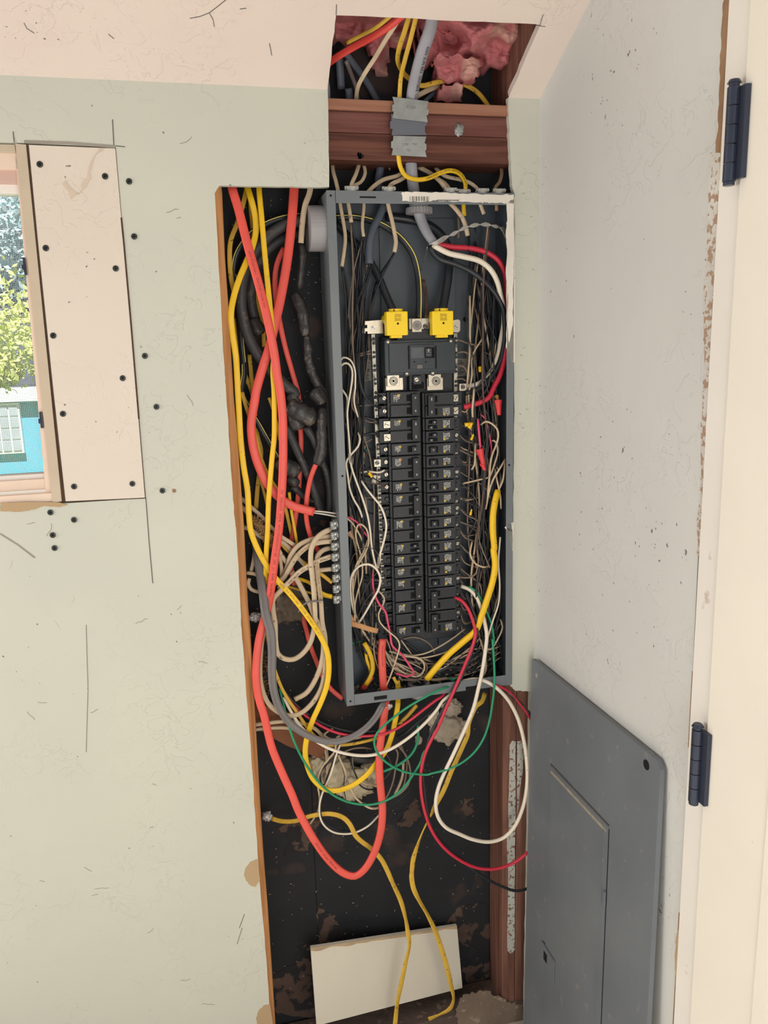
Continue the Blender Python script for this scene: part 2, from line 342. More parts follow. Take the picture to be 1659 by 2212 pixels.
# ceiling with the hole
def cuv(px,py): p=PC(px,py); return (p.x,p.y)
HL=[cuv(707,198),cuv(716,110),cuv(726,33)]; HT=cuv(1168,53); HR=[cuv(1130,140),cuv(1099,211)]
x0,x1=HL[0][0],HR[1][0]
notch=rough(HL[0],HL[2],10,.0008,3)+rough(HL[2],HT,14,.0008,4)+rough(HT,HR[1],10,.001,5)+[HR[1]]
notch[0]=(x0,0.0); notch[-1]=(x1,0.0)
couter=[(-2.0,0.0),(-2.0,-2.6),(.426,-2.6),(.426,0.0)]+notch[::-1]
cl=slab('ceiling',couter,[],lambda u,v,d:(u,v+d*.44,CZ-CS*v+d*.9),.0127,[M_ceil]); tag(cl,kind='structure')
fl=bx('floor',-2,.45,-2.6,.12,-.02,0,mat('worn_concrete',(176,168,156),.85,spots=.4,spotcol=(120,110,98),spotscale=14,vary=.12)); tag(fl,kind='structure')
def cstrip(name,pp,wpx,m):
    bm=bmesh.new(); q=[PC(x,y,-.0006) for x,y in pp]; h=wpx/2/1250; nn=Vector((0,-CS,-1)).normalized()
    for i in range(len(q)-1):
        d=(q[i+1]-q[i]).normalized(); s_=d.cross(nn)*h
        vs=[bm.verts.new(v) for v in (q[i]-s_,q[i+1]-s_,q[i+1]+s_,q[i]+s_)]; bv=[bm.verts.new(v.co-nn*.0008) for v in vs]
        bm.faces.new(vs); bm.faces.new(bv[::-1])
        for k in range(4): bm.faces.new((vs[k],vs[(k+1)%4],bv[(k+1)%4],bv[k]))
    return obj(name,bm,m,cl)
for pp_,w_ in (([(727,10),(726,33)],1.4),([(1173,32),(1166,56)],1.2),([(1158,55),(1178,58)],1),([(410,40),(432,36),(452,28),(468,16),(488,0)],1.3),([(452,28),(460,42),(463,58)],1.2),([(582,94),(584,104),(587,120)],1.4),([(234,74),(246,84)],1.2),([(52,50),(58,62),(74,72)],1.1),([(518,20),(532,18)],1.3)): cstrip('ceiling_scratch',pp_,w_,M_pencil)
# pencil marks and paper scars on the left wall
def strip(name,pp,wpx,m,parent,Y=-.0006,th=.0008):
    bm=bmesh.new(); prev=None; q=[P(x,y,Y) for x,y in pp]; h=wpx/2/1100
    for i in range(len(q)-1):
        d=(q[i+1]-q[i]).normalized(); s=Vector((-d.z,0,d.x))*h
        vs=[bm.verts.new(v) for v in (q[i]-s,q[i+1]-s,q[i+1]+s,q[i]+s)]
        bv=[bm.verts.new(v.co+Vector((0,th,0))) for v in vs]
        bm.faces.new(vs); bm.faces.new(bv[::-1])
        for k in range(4): bm.faces.new((vs[k],vs[(k+1)%4],bv[(k+1)%4],bv[k]))
    return obj(name,bm,m,parent)
M_seam=mat('dark_seam',(74,56,44),.95,vary=.3,vscale=80)
M_seam2=mat('gray_seam',(150,144,134),.9,vary=.1)
strip('pencil_line',[(243,258),(246,316)],1.6,M_pencil,wallL); strip('pencil_line',[(249,315),(270,317)],1.3,M_pencil,wallL)
strip('pencil_line',[(315,1076),(322,1170),(330,1260)],1.7,M_pencil,wallL)
strip('pencil_line',[(727,12),(726,34)],1.4,M_pencil,cl,0) if False else None
strip('pencil_line',[(28,284),(31,308)],1.5,M_pencil,wallL)
strip('pencil_line',[(186,1350),(190,1490),(186,1625)],.8,M_pencil,wallL)
strip('gouge',[(0,1153),(40,1178),(75,1205)],3,M_seam2,wallL)
strip('scratch',[(517,2005),(528,1975)],1.2,M_pencil,wallL); strip('scratch',[(512,2040),(523,2005)],1,M_pencil,wallL)
def patchpoly(name,pp,m,parent,Y=-.0009,th=.0011,n=3,amp=.0008,seed=0,pr=P):
    q=[pr(x,y,Y) for x,y in pp]; bm=bmesh.new(); rnd=random.Random(seed); vs=[]
    for i in range(len(q)):
        for t in range(n):
            v=q[i].lerp(q[(i+1)%len(q)],t/n)
            if t: v=v+Vector((rnd.uniform(-amp,amp),0,rnd.uniform(-amp,amp)))
            vs.append(bm.verts.new(v))
    f=bm.faces.new(vs); ex=bmesh.ops.extrude_face_region(bm,geom=[f])
    for v in [g for g in ex['geom'] if isinstance(g,bmesh.types.BMVert)]: v.co.y+=th
    bmesh.ops.triangulate(bm,faces=bm.faces)
    return obj(name,bm,m,parent)
patchpoly('bare_paper_scar',[(556,1856),(541,1862),(530,1876),(527,1890),(531,1902),(540,1912),(552,1916),(562,1900)],M_tanpaper,wallL,seed=2)
patchpoly('bare_paper_scar',[(583,2170),(570,2172),(558,2185),(553,2200),(556,2216),(590,2216)],M_tanpaper,wallL,seed=3)
patchpoly('torn_paper',[(0,1086),(60,1084),(130,1086),(146,1090),(128,1096),(96,1093),(80,1098),(62,1103),(30,1106),(0,1104)],M_tanpaper,wallL,Y=-.0012,seed=4)
patchpoly('paint_run',[(1100,425),(1112,424),(1112,782),(1106,784),(1102,770),(1093,748),(1095,700),(1094,640),(1096,560),(1098,480)],M_white,wallR,Y=-.0045,th=.0012,seed=5,n=4)
patchpoly('paint_run',[(1103,1128),(1096,1136),(1090,1140),(1096,1146),(1101,1152),(1104,1190),(1108,1190),(1109,1128)],M_white,wallR,Y=-.0045,th=.0012,seed=6)
# hairline scratches and trowel ridges of the plaster coat
rr_=random.Random(31)
for i in range(46):
    x=rr_.uniform(10,520) if i<34 else rr_.uniform(1118,1150); y=rr_.uniform(1110,2180) if i<26 else rr_.uniform(200,1000)
    if i<34 and (x>440+(y-410)*.06): continue
    if 30<x<330 and y<1100 and y>300: x=rr_.uniform(330,430)
    a=rr_.uniform(-.5,.5); l=rr_.uniform(8,34) if i<34 else 7; p=[(x,y)]
    for k in range(4): a+=rr_.uniform(-.7,.7); p.append((p[-1][0]+math.cos(a)*l/4,p[-1][1]+math.sin(a)*l/4))
    strip('plaster_ridge',p,1.0,M_seam2 if i%3 else M_wall,wallL if i<34 else wallR,Y=-.0004,th=.0006)
# bare drywall patch beside the window
pp=[(60,313),(249,321),(262,470),(300,905),(314,1075),(140,1084),(112,830),(80,520)]
q=[uvw(*p) for p in pp]
dp=slab('drywall_patch',q,[],lambda u,v,d:(u,d-.0008,v),.0127,[M_patch])
tag(dp,'bare cream drywall patch screwed to the wall right of the window','drywall panel')
strip('torn_edge',[(262,470),(268,530),(283,700),(300,905)],3.2,M_seam,dp,Y=-.001)
strip('torn_edge',[(300,905),(314,1075)],1.6,M_seam,dp,Y=-.001); strip('torn_edge',[(140,1084),(314,1076)],1.8,M_seam,dp,Y=-.001)
strip('torn_edge',[(60,312),(80,520),(112,830),(140,1084)],3.0,M_seam,dp,Y=-.001)
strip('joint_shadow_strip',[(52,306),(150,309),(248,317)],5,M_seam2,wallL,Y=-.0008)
patchpoly('torn_paper_layer',[(142,390),(150,404),(170,420),(186,402),(196,385),(193,372),(200,350),(206,335),(225,322),(215,320),(203,338),(195,350),(189,372),(186,385),(175,398),(176,412),(152,430),(146,412),(135,398)],mat('torn_face_paper',(206,190,172),.8,vary=.05),dp,Y=-.0016,th=.0008,seed=7)
# back-fill behind the patch so nothing shows through the seams
bf=bx('blocking_board',-.514,-.33,.0135,.05,ZT-.60,ZT+.10,M_brownwood); tag(bf,'wood backing behind the drywall patch seams','board')
SCREWS=[(86,355,'left edge of the bare patch, topmost there'),(227,381,'near the top right corner of the bare patch'),(279,392,'on the green wall right of the patch top'),(99,536,'second down the left edge of the bare patch'),
(250,580,'second down the right edge of the bare patch'),(290,511,'on the green wall, second below the ceiling right of the patch'),(115,725,'third down the left edge of the bare patch'),(313,769,'on the green wall, third down beside the patch'),
(265,817,'third down the right edge of the bare patch'),(136,894,'fourth down the left edge of the bare patch'),(338,879,'on the green wall, fourth down beside the patch'),(160,1051,'bottom left corner of the bare patch'),
(286,1045,'bottom right corner of the bare patch'),(351,1060,'on the green wall just right of the patch bottom corner'),(109,1107,'just under the window corner, uppermost below the torn paper'),(160,1123,'under the patch, right of the column of three'),
(114,1156,'middle of the column under the window corner'),(118,1184,'lowest of the column under the window corner')]
M_scr=mat('black_screw_steel',(64,66,64),.4,metal=.6,vary=.2,vscale=200)
for i,(x,y,d) in enumerate(SCREWS):
    p=P(x,y,-.0012); bm=bmesh.new(); r=.0052
    disc(bm,(p.x,.001,p.z),(0,-1,0),r*.9,.0026,20,0,r); disc(bm,(p.x,-.0016,p.z),(0,-1,0),r*.86,.0003,20,0,r*.6)
    a=i*.9; Mx=Matrix.Translation((p.x,-.0021,p.z))@Matrix.Rotation(a,4,'Y')
    box(bm,-r*.5,r*.5,-.0001,.0001,-r*.12,r*.12,1,Mx=Mx); box(bm,-r*.12,r*.12,-.0001,.0001,-r*.5,r*.5,1,Mx=Mx)
    tag(obj('drywall_screw',bm,[M_scr,M_hole]),'black drywall screw '+d,'screw','drywall screws around the window')
bm=bmesh.new(); p=P(376,1060,0); disc(bm,(p.x,-.0003,p.z),(0,-1,0),.0036,.0005,14); obj('empty_screw_hole',bm,M_brownwood,wallL)
# ------------------------------------------------------------------ window
wi=empty('window_1'); tag(wi,kind='structure')
M_wframe=mat('window_frame_paint',(228,206,188),.5,spots=.4,spotcol=(120,80,60),spotscale=90,thr=.72,vary=.05)
M_wpink=mat('window_header_paint',(206,174,162),.55,spots=.4,spotcol=(110,70,60),spotscale=90,thr=.7,vary=.05)
M_jext=mat('jamb_extension',(196,180,158),.55,spots=.4,spotcol=(110,90,70),spotscale=60,thr=.7,vary=.08)
# jamb extension board (strip left of the patch)
a=uvw(33,310);b=uvw(56,312);c=uvw(133,1083);d=uvw(113,1087)
slab('jamb_board',[a,b,c,d],[],lambda u,v,dd:(u,dd+.0005,v),.05,[M_jext],wi)
YW=.05
zt=P(0,342,.03).z; zb=P(60,1066,.03).z; xr=P(75,700,.02).x
def wb_(n,x0,x1,y0,y1,z0,z1,m): return bx(n,x0,x1,y0,y1,z0,z1,m,wi,.0008)
zg0=P(60,1030,YW).z; zg1=P(20,418,YW).z; xg=P(70,700,YW).x
jl=P(40,340,.02).x
# frame members follow the leaning opening
def wedge(n,a,b,c,d,Y0,Y1,m):
    q=[P(x,y,Y0) for x,y in (a,b,c,d)]; bm=bmesh.new(); v=[bm.verts.new(t) for t in q]; w2=[bm.verts.new(t+Vector((0,Y1-Y0,0))) for t in q]
    bm.faces.new(v); bm.faces.new(w2[::-1])
    for k in range(4): bm.faces.new((v[k],v[(k+1)%4],w2[(k+1)%4],w2[k]))
    return obj(n,bm,m,wi)
wedge('side_frame',(33,340),(43,340),(118,1088),(101,1088),.012,.06,M_wframe)
wedge('side_sash',(41,395),(48,395),(105,1040),(99,1040),.030,.06,M_wpink)
XL=P(0,700,.03).x-.62
bx('header_board',XL,P(36,330,.012).x,.012,.05,P(0,366,.012).z,P(0,328,.012).z,M_wframe,wi,.001)
bx('header_trim',XL,P(33,320,.006).x,.006,.03,P(0,329,.006).z,P(0,311,.006).z,M_jext,wi,.001)
bx('top_frame',XL,P(40,380,.02).x,.02,.06,P(0,396,.02).z,P(0,366,.02).z,M_wpink,wi,.001)
bx('top_sash',XL,P(41,400,.03).x,.03,.06,P(0,418,.03).z,P(0,396,.03).z,M_jamb,wi,.001)
bx('bottom_sash',XL,P(101,1030,.03).x,.03,.06,P(50,1037,.03).z,P(50,1026,.03).z,M_jamb,wi,.001)
bx('bottom_frame',XL,P(113,1050,.02).x,.02,.06,P(50,1060,.02).z,P(50,1037,.02).z,M_wframe,wi,.001)
bx('sill_lip',XL,P(113,1064,.014).x,.014,.06,P(50,1069,.014).z,P(50,1060,.014).z,M_jamb,wi,.001)
bx('sill_board',XL,P(114,1078,.004).x,.004,.06,P(50,1088,.004).z,P(50,1069,.004).z,M_wframe,wi,.001)
for (x,y0,y1) in ((50,556,594),(86,890,925)):
    a=P(x-2,y0,.006); b=P(x+8,y1,.006); bm=bmesh.new(); box(bm,a.x,b.x,.006,.03,b.z,a.z,0,.001); box(bm,a.x-.002,a.x+.003,.004,.008,a.z-.02,a.z-.012,0)
    obj('black_latch',bm,M_hinge,wi)
# insect screen: fine open mesh, and the pane behind it
ms=bpy.data.materials.new('insect_screen'); ms.use_nodes=True; nt=ms.node_tree; N=nt.nodes; L=nt.links
for n in list(N): N.remove(n)
ou=N.new('ShaderNodeOutputMaterial'); mxs=N.new('ShaderNodeMixShader'); tr=N.new('ShaderNodeBsdfTransparent'); df=N.new('ShaderNodeBsdfDiffuse'); df.inputs[0].default_value=rgb(176,178,178)
tc=N.new('ShaderNodeTexCoord'); sp=N.new('ShaderNodeSeparateXYZ'); L.new(tc.outputs['Object'],sp.inputs[0]); outs=[]
for ax in ('X','Z'):
    mu=N.new('ShaderNodeMath'); mu.operation='MULTIPLY'; mu.inputs[1].default_value=1/.0030; L.new(sp.outputs[ax],mu.inputs[0])
    fr=N.new('ShaderNodeMath'); fr.operation='FRACT'; L.new(mu.outputs[0],fr.inputs[0])
    lt=N.new('ShaderNodeMath'); lt.operation='LESS_THAN'; lt.inputs[1].default_value=.20; L.new(fr.outputs[0],lt.inputs[0]); outs.append(lt)
mxx=N.new('ShaderNodeMath'); mxx.operation='MAXIMUM'; L.new(outs[0].outputs[0],mxx.inputs[0]); L.new(outs[1].outputs[0],mxx.inputs[1])
L.new(mxx.outputs[0],mxs.inputs[0]); L.new(tr.outputs[0],mxs.inputs[1]); L.new(df.outputs[0],mxs.inputs[2]); L.new(mxs.outputs[0],ou.inputs[0])
bm=bmesh.new(); v=[bm.verts.new(t) for t in ((XL,.045,zg0-.02),(P(104,1040,.045).x,.045,zg0-.02),(P(44,400,.045).x,.045,zg1+.02),(XL,.045,zg1+.02))]; bm.faces.new(v)
obj('insect_screen',bm,ms,wi)
mg=bpy.data.materials.new('window_glass'); mg.use_nodes=True; g=mg.node_tree.nodes['Principled BSDF']; g.inputs['Transmission Weight'].default_value=1; g.inputs['Roughness'].default_value=0; g.inputs['IOR'].default_value=1.02; g.inputs['Base Color'].default_value=(.95,.99,1,1)
bx('glass_pane',XL,xg+.02,.056,.058,zg0-.03,zg1+.03,mg,wi)
# ------------------------------------------------------------------ outside: tree, blue house, ground
M_blue=mat('blue_siding',(96,178,214),.7,vary=.03)
M_roof=mat('gray_shingles',(62,70,84),.9,vary=.2,vscale=12)
M_wtrim=mat('white_trim',(235,240,240),.6,vary=.02); M_pane=mat('house_pane',(170,178,186),.4,vary=.1)
M_leaf=mat('yellow_green_leaf',(214,222,120),.6,vary=.35,vscale=4); M_leaf2=mat('blue_green_leaf',(176,204,208),.6,vary=.3,vscale=3); M_bark=mat('bark',(90,76,64),.9)
gd=bx('ground_outside',-14,4,.5,30,-.3,-.25,mat('lawn',(120,150,80),.9,vary=.2)); tag(gd,kind='structure')
YH=6.0; ho=thing('neighbour_house','bright blue house with gray roof seen through the window screen','house')
eL=P(-40,868,YH); eR=P(112,858,YH)
bx('wall',eL.x-3,eR.x+1.5,YH,YH+3,-.3,eL.z,M_blue,ho)
bm=bmesh.new(); r0=P(-60,868,YH-.2); r1=P(125,860,YH-.2); t0=P(-60,820,YH+2.5); t1=P(125,745,YH+2.5)
vs=[bm.verts.new(x) for x in (Vector((eL.x-3,YH-.05,r0.z)),Vector((eR.x+1.7,YH-.05,r0.z)),Vector((eR.x+1.7,YH+2.5,r0.z+1.15)),Vector((eL.x-3,YH+2.5,r0.z+1.15)))]
f=bm.faces.new(vs); ex=bmesh.ops.extrude_face_region(bm,geom=[f])
for v in [g_ for g_ in ex['geom'] if isinstance(g_,bmesh.types.BMVert)]: v.co.z+=.12
obj('roof',bm,M_roof,ho)
bm=bmesh.new(); box(bm,eL.x-3,eR.x+1.7,YH-.09,YH-.05,r0.z-.02,r0.z+.1); obj('fascia_board',bm,M_wtrim,ho)
a=P(-30,872,YH-.03); b=P(54,978,YH-.03)
wf=bx('window',a.x,b.x,YH-.05,YH,b.z,a.z,M_wtrim,ho)
for i in range(3):
    for j in range(4):
        x0_=a.x+(b.x-a.x)*(.06+i*.31); z0_=b.z+(a.z-b.z)*(.06+j*.23)
        bx('pane',x0_,x0_+(b.x-a.x)*.26,YH-.06,YH-.045,z0_,z0_+(a.z-b.z)*.19,M_pane,wf)
def tree(name,label,spots_,mleaf,n,ls,seed,trunk):
    rnd=random.Random(seed); t=thing(name,label,'tree'); bm=bmesh.new()
    for i in range(n):
        c,rx,rz=rnd.choice(spots_); 
        while 1:
            q=Vector((rnd.uniform(-1,1),rnd.uniform(-1,1),rnd.uniform(-1,1)))
            if q.length<1: break
        p=c+Vector((q.x*rx,q.y*rx,q.z*rz)); d1=Vector((rnd.gauss(0,1),rnd.gauss(0,1),rnd.gauss(0,1))).normalized(); d2=d1.orthogonal().normalized(); s=ls*rnd.uniform(.6,1.3)
        vs=[bm.verts.new(p+o_) for o_ in (d1*s,d2*s*.5,-d1*s,-d2*s*.5)]; bm.faces.new(vs)
    obj('crown',bm,mleaf,t)
    bm=bmesh.new(); c=spots_[0][0]; disc(bm,(trunk,c.y,-.3),(0,0,1),.09,c.z+.3,10,0,.05); obj('trunk',bm,M_bark,t); return t
c1=P(20,760,3.5); c2=P(-60,700,3.5); c3=P(45,640,3.6)
tree('leafy_tree','yellow green leafy tree just outside the window',[(P(25,735,3.5),.26,.22),(P(-60,700,3.5),.5,.4),(P(-5,800,3.4),.14,.10)],M_leaf,2600,.022,1,c2.x-.2)
c1=P(20,520,8.0); tree('leafy_tree','pale blue green tree behind the yellow green one, higher in the window',[(c1,.7,.6),(P(-60,560,8.0),1.1,.9),(P(60,620,8.0),.5,.5)],M_leaf2,5200,.045,2,c1.x-1.6)
# ------------------------------------------------------------------ door side of the right wall
bx('trim_1',.410,.47,JY-.041,JY-.001,0,2.55,M_jamb); tr_=bpy.data.objects['trim_1']; tag(tr_,kind='structure')
bm=bmesh.new()
for (za,zb_,wd) in ((1.76,2.5,.006),(1.30,1.40,.003),(1.0,1.12,.003),(.30,.72,.005)):
    box(bm,.4128,.4145,JY-.001-wd,JY+.004+wd*.4,za,zb_)
obj('exposed_wood_edge',bm,M_brownwood,tr_)
def edgepatch(seamL,seamR,name,m,seed,amp=1.5,n=6):
    rn=random.Random(seed); bm=bmesh.new()
    def dens(s):
        o=[]
        for i in range(len(s)-1):
            for k in range(n): t=k/n; o.append((s[i][0]+(s[i+1][0]-s[i][0])*t,s[i][1]+(s[i+1][1]-s[i][1])*t))
        return o+[s[-1]]
    a=[(x-rn.uniform(0,amp*2),y) for x,y in dens(seamL)]; b=dens(seamR)
    va=[bm.verts.new(PX(x,y,.4124)) for x,y in a]; vb=[bm.verts.new(PX(x,y,.4124)) for x,y in b]
    for i in range(len(va)-1): bm.faces.new((va[i],va[i+1],vb[i+1],vb[i]))
    ex=bmesh.ops.extrude_face_region(bm,geom=bm.faces[:])
    for v in [g_ for g_ in ex['geom'] if isinstance(g_,bmesh.types.BMVert)]: v.co.x+=.0008
    return obj(name,bm,m,wr)
M_scuff=mat('scuffed_paper_edge',(208,204,198),.9,spots=.95,spotcol=(166,138,116),spotscale=120,vary=.1,bump=.8,bscale=120,thr=.50)
edgepatch([(1564,0),(1560,60),(1556,150),(1553,260),(1546,330)],[(1577,0),(1572,60),(1566,150),(1560,260),(1553,330)],'bare_wood_strip',M_brownwood,1)
edgepatch([(1540,330),(1534,420),(1528,560),(1523,700),(1519,900),(1514,1050),(1508,1200)],[(1556,330),(1553,420),(1549,560),(1544,700),(1535,900),(1529,1050),(1520,1200)],'scuffed_edge',M_scuff,2,3)
edgepatch([(1505,1400),(1500,1470),(1496,1560)],[(1508,1400),(1507,1470),(1502,1560)],'scuffed_edge',M_scuff,3)
edgepatch([(1484,1740),(1480,1850),(1476,1980),(1472,2010)],[(1490,1740),(1486,1850),(1479,1980),(1476,2010)],'scuffed_edge',M_scuff,4)
edgepatch([(1466,2010),(1460,2040),(1460,2120),(1459,2212)],[(1476,2010),(1474,2060),(1470,2140),(1465,2212)],'bare_wood_strip',mat('tan_scrape',(186,160,126),.85,vary=.1),5)
bx('jamb_stop',.4195,.44,JY-.0445,JY-.041,0,2.55,M_jamb,tr_)
dr=empty('door_1'); tag(dr,kind='structure')
DY=JY-.0455
bm=bmesh.new(); box(bm,.406,.442,DY-.76,DY,.008,2.5,0,.0015); obj('door_slab',bm,M_door,dr)
bm=bmesh.new(); box(bm,.4035,.407,DY-.76,DY-.13,.05,1.25,0,.0015); obj('raised_panel',bm,M_door,dr)
for (pt,pb,kx) in ((190,392,1577),(1572,1735,1500)):
    t=PX(kx,pt,.394); b=PX(kx,pb,.394); ym=(t.y+b.y)/2; top,bot=t.z,b.z; h=top-bot
    kn=empty('hinge'); kn.parent=dr; bm=bmesh.new()
    for k in range(5):
        z0=bot+h*k/5; disc(bm,(.396,ym,z0+.0006),(0,0,1),.0078,h/5-.0012,20)
    obj('knuckle',bm,M_hinge,kn)
    bm=bmesh.new(); disc(bm,(.396,ym,top),(0,0,1),.0062,.004,18); disc(bm,(.396,ym,top+.004),(0,0,1),.0085,.004,18,0,.006); disc(bm,(.396,ym,bot-.004),(0,0,1),.0068,.004,18); obj('hinge_pin',bm,M_hinge,kn)
    bm=bmesh.new(); box(bm,.399,.4055,DY-.013,ym,bot+.002,top-.001,0,.0006); obj('leaf',bm,M_hinge,kn)
# ------------------------------------------------------------------ framing in the opening
def frame(n,x0,x1,y0,y1,z0,z1,m,label,cat='stud',bev=.0015): return tag(bx(n,x0,x1,y0,y1,z0,z1,m,None,bev),label,cat)
PLZ=ZT-1.815
# left stud leans a little with the cut: build as sheared prism
bm=bmesh.new(); lx=[P(x,y,.013) for x,y in ((480,418),(486,553),(492,640),(505,857),(512,934),(519,1028),(527,1134),(531,1216),(536,1310),(541,1360),(549,1492),(553,1572),(562,1731),(569,1839),(579,1966),(586,2070),(593,2180))]
xs=[(lx[0].x-.001,ZT+.02)]+[(p.x+.0,p.z) for p in lx]+[(lx[-1].x,PLZ)]
A=[];
for x,z in xs:
    A.append([bm.verts.new(v) for v in ((-.245,.013,z),(x-.002,.013,z),(x,.015,z),(x,.094,z),(-.245,.094,z))])
for i in range(len(A)-1):
    for k in range(5): bm.faces.new((A[i][k],A[i][(k+1)%5],A[i+1][(k+1)%5],A[i+1][k]))
bm.faces.new(A[0]); bm.faces.new(A[-1][::-1])
tag(obj('wall_stud',bm,M_orwood),'orange brown wooden stud along the left cut edge of the opening','stud')
sx=P(1086,1700,.013).x; sm=P(1115,1700,.013).x
s1=frame('wall_stud',sx,sm-.0006,.014,.094,PLZ,ZT-.997-.004,M_redwood,'reddish wooden stud with pale paint smear, lower right of the opening')
frame('wall_stud',sm+.0006,sm+.034,.013,.094,PLZ,ZT+.02,M_redwood,'reddish wooden stud at the far right of the opening, against the corner')
M_smear=mat('pale_paint_smear',(178,180,172),.8,spots=.95,spotcol=(118,82,68),spotscale=120,vary=.05,thr=.56)
patchpoly('paint_smear',[(1101,1610),(1106,1600),(1114,1602),(1114,1790),(1113,1795),(1099,1795),(1098,1740),(1100,1690)],M_smear,s1,Y=.0132,th=.0010,n=5,amp=.0006,seed=8)
patchpoly('paint_smear',[(1096,1798),(1113,1797),(1112,1900),(1112,2000),(1112,2052),(1104,2061),(1096,2054),(1097,1960),(1098,1880),(1095,1830)],M_smear,s1,Y=.0132,th=.0010,n=5,amp=.0006,seed=9)
s2_=bpy.data.objects['wall_stud.001'] if False else [o for o in COL.objects if o.get('label','').startswith('reddish wooden stud at the far right')][0]
patchpoly('paint_smear',[(1117,1602),(1126,1600),(1132,1612),(1130,1660),(1124,1700),(1121,1740),(1117,1760)],M_smear,s2_,Y=.0122,th=.0010,n=5,amp=.0006,seed=10)
frame('sole_plate',-.24,.408,.012,.094,PLZ-.04,PLZ,M_dirtwood,'dusty wooden sole plate across the bottom of the opening','plate')
# top plates: three stacked boards
zz=[P(900,y,.013).z for y in (222,246,292,350)]
frame('top_plate',-.02,.374,.006,.10,zz[1]+.0004,zz[0],M_tanx,'light tan board edge, uppermost of the three top plates','plate')
frame('top_plate',-.02,.374,.012,.10,zz[2]+.0004,zz[1]-.0004,M_redx,'smooth red brown board, middle of the three top plates','plate')
frame('top_plate',-.02,.374,.011,.10,zz[3],zz[2]-.0004,M_redx2,'rough grained red board, lowest of the three top plates','plate')
bm=bmesh.new(); p=P(780,336,.0105); 
for k in range(9): disc(bm,(p.x+random.uniform(-.006,.006),.0108,p.z+random.uniform(-.005,.005)),(0,-1,0),random.uniform(.001,.004),.0004,8)
tp=[o for o in COL.objects if o.name.startswith('top_plate')]; obj('dark_gouge',bm,M_hole,tp[2])
gb=blob('plaster_splat',P(992,281,.012),(.009,.0025,.011),M_galv,None,.5,3,3,4); tag(gb,'small gray plaster splat on the middle top plate','splat')
# nail plates
def nailplate(q,Y,m,label,marks):
    vs=[P(x,y,Y) for x,y in q]; bm=bmesh.new(); f=bm.faces.new([bm.verts.new(v) for v in vs]); ex=bmesh.ops.extrude_face_region(bm,geom=[f])
    for v in [g_ for g_ in ex['geom'] if isinstance(g_,bmesh.types.BMVert)]: v.co.y+=.0016
    o=tag(obj('nail_plate',bm,m),label,'plate','nail guard plates over the cables')
    for s,x,y,sz in marks: flat_text(s,sz,P(x,y,Y-.0003),mat('stamped_mark',(116,120,118),.6,metal=.3),o,-.08,'stamped_mark')
    return o
nailplate([(848,209),(926,219),(922,236),(926,236),(925,248),(921,249),(924,264),(847,255),(851,241),(847,240),(848,226),(852,225)],-.006,M_galv,'bright galvanised nail plate, top of three across the wood plates',[('⌀ USP',888,232,.007)])
nailplate([(845,246),(923,262),(921,271),(918,273),(918,285),(922,292),(846,292),(848,278),(843,278),(843,262),(846,261)],-.0035,M_galvd,'dark gray nail plate, middle of three',[])
nailplate([(850,293),(921,295),(917,309),(921,311),(921,323),(918,326),(922,339),(846,335),(849,321),(845,319),(845,306),(849,304)],-.005,M_galv,'stamped galvanised nail plate, lowest of three',[('USP',876,312,.006),('MSP',896,312,.005),('NS1',884,325,.005)])
# black building paper behind the cavity
sh=bx('wall_sheathing',-.40,.55,.100,.112,0,ZT+.75,M_paper); tag(sh,kind='structure')
strip('paper_seam',[(668,1500),(672,1650),(676,1790),(682,1900),(688,2060)],2.2,M_hole,sh,Y=.0992)
for i,pp_ in enumerate([[(600,1790),(640,1772),(690,1765),(700,1790),(672,1812),(668,1835),(640,1838),(612,1850),(625,1815)],[(685,1960),(715,1972),(735,2000),(735,2030),(690,2060),(640,2050),(688,2030)],
   [(850,1760),(880,1740),(900,1725),(910,1760),(890,1785),(856,1782)],[(1000,1728),(1022,1722),(1030,1745),(1012,1762),(998,1758)],[(990,1960),(1050,1950),(1062,2030),(1040,2060),(1000,2040),(960,2000)],
   [(560,2120),(640,2080),(680,2060),(690,2130),(680,2200),(600,2190)],[(1000,2090),(1060,2080),(1066,2130),(1010,2140)],[(780,1350),(840,1340),(850,1400),(800,1420)],[(700,1120),(722,1128),(722,1180),(690,1190),(670,1150)]]):
    patchpoly('brown_stain',pp_,M_mud,sh,Y=.0988,th=.0012,n=9,amp=.0045,seed=20+i)
# attic behind the ceiling hole
bm=bmesh.new(); box(bm,-.6,.7,-.9,.3,0,.02)
for v in bm.verts: v.co.z=CZ-CS*v.co.y+.30+(0 if v.co.z<.01 else .02)
rd=obj('light_block_deck',bm,M_redwood); tag(rd,kind='structure')  # slab added above the attic to keep sky light out
bm=bmesh.new(); hx=max(HT[0],HR[1][0])+.004; box(bm,hx,hx+.038,-.6,.1,0,.14)
for v in bm.verts: v.co.z=CZ-CS*v.co.y+.012+v.co.z
tag(obj('rafter',bm,M_redwood),'dark reddish rafter along the right side of the ceiling hole','rafter')
bm=bmesh.new(); box(bm,-.30,-.26,-.6,.1,0,.14)  # unseen attic side, added to keep light from leaking in
for v in bm.verts: v.co.z=CZ-CS*v.co.y+.012+v.co.z
tag(obj('rafter',bm,M_redwood),'dark unseen board added left of the ceiling hole to block light','rafter')
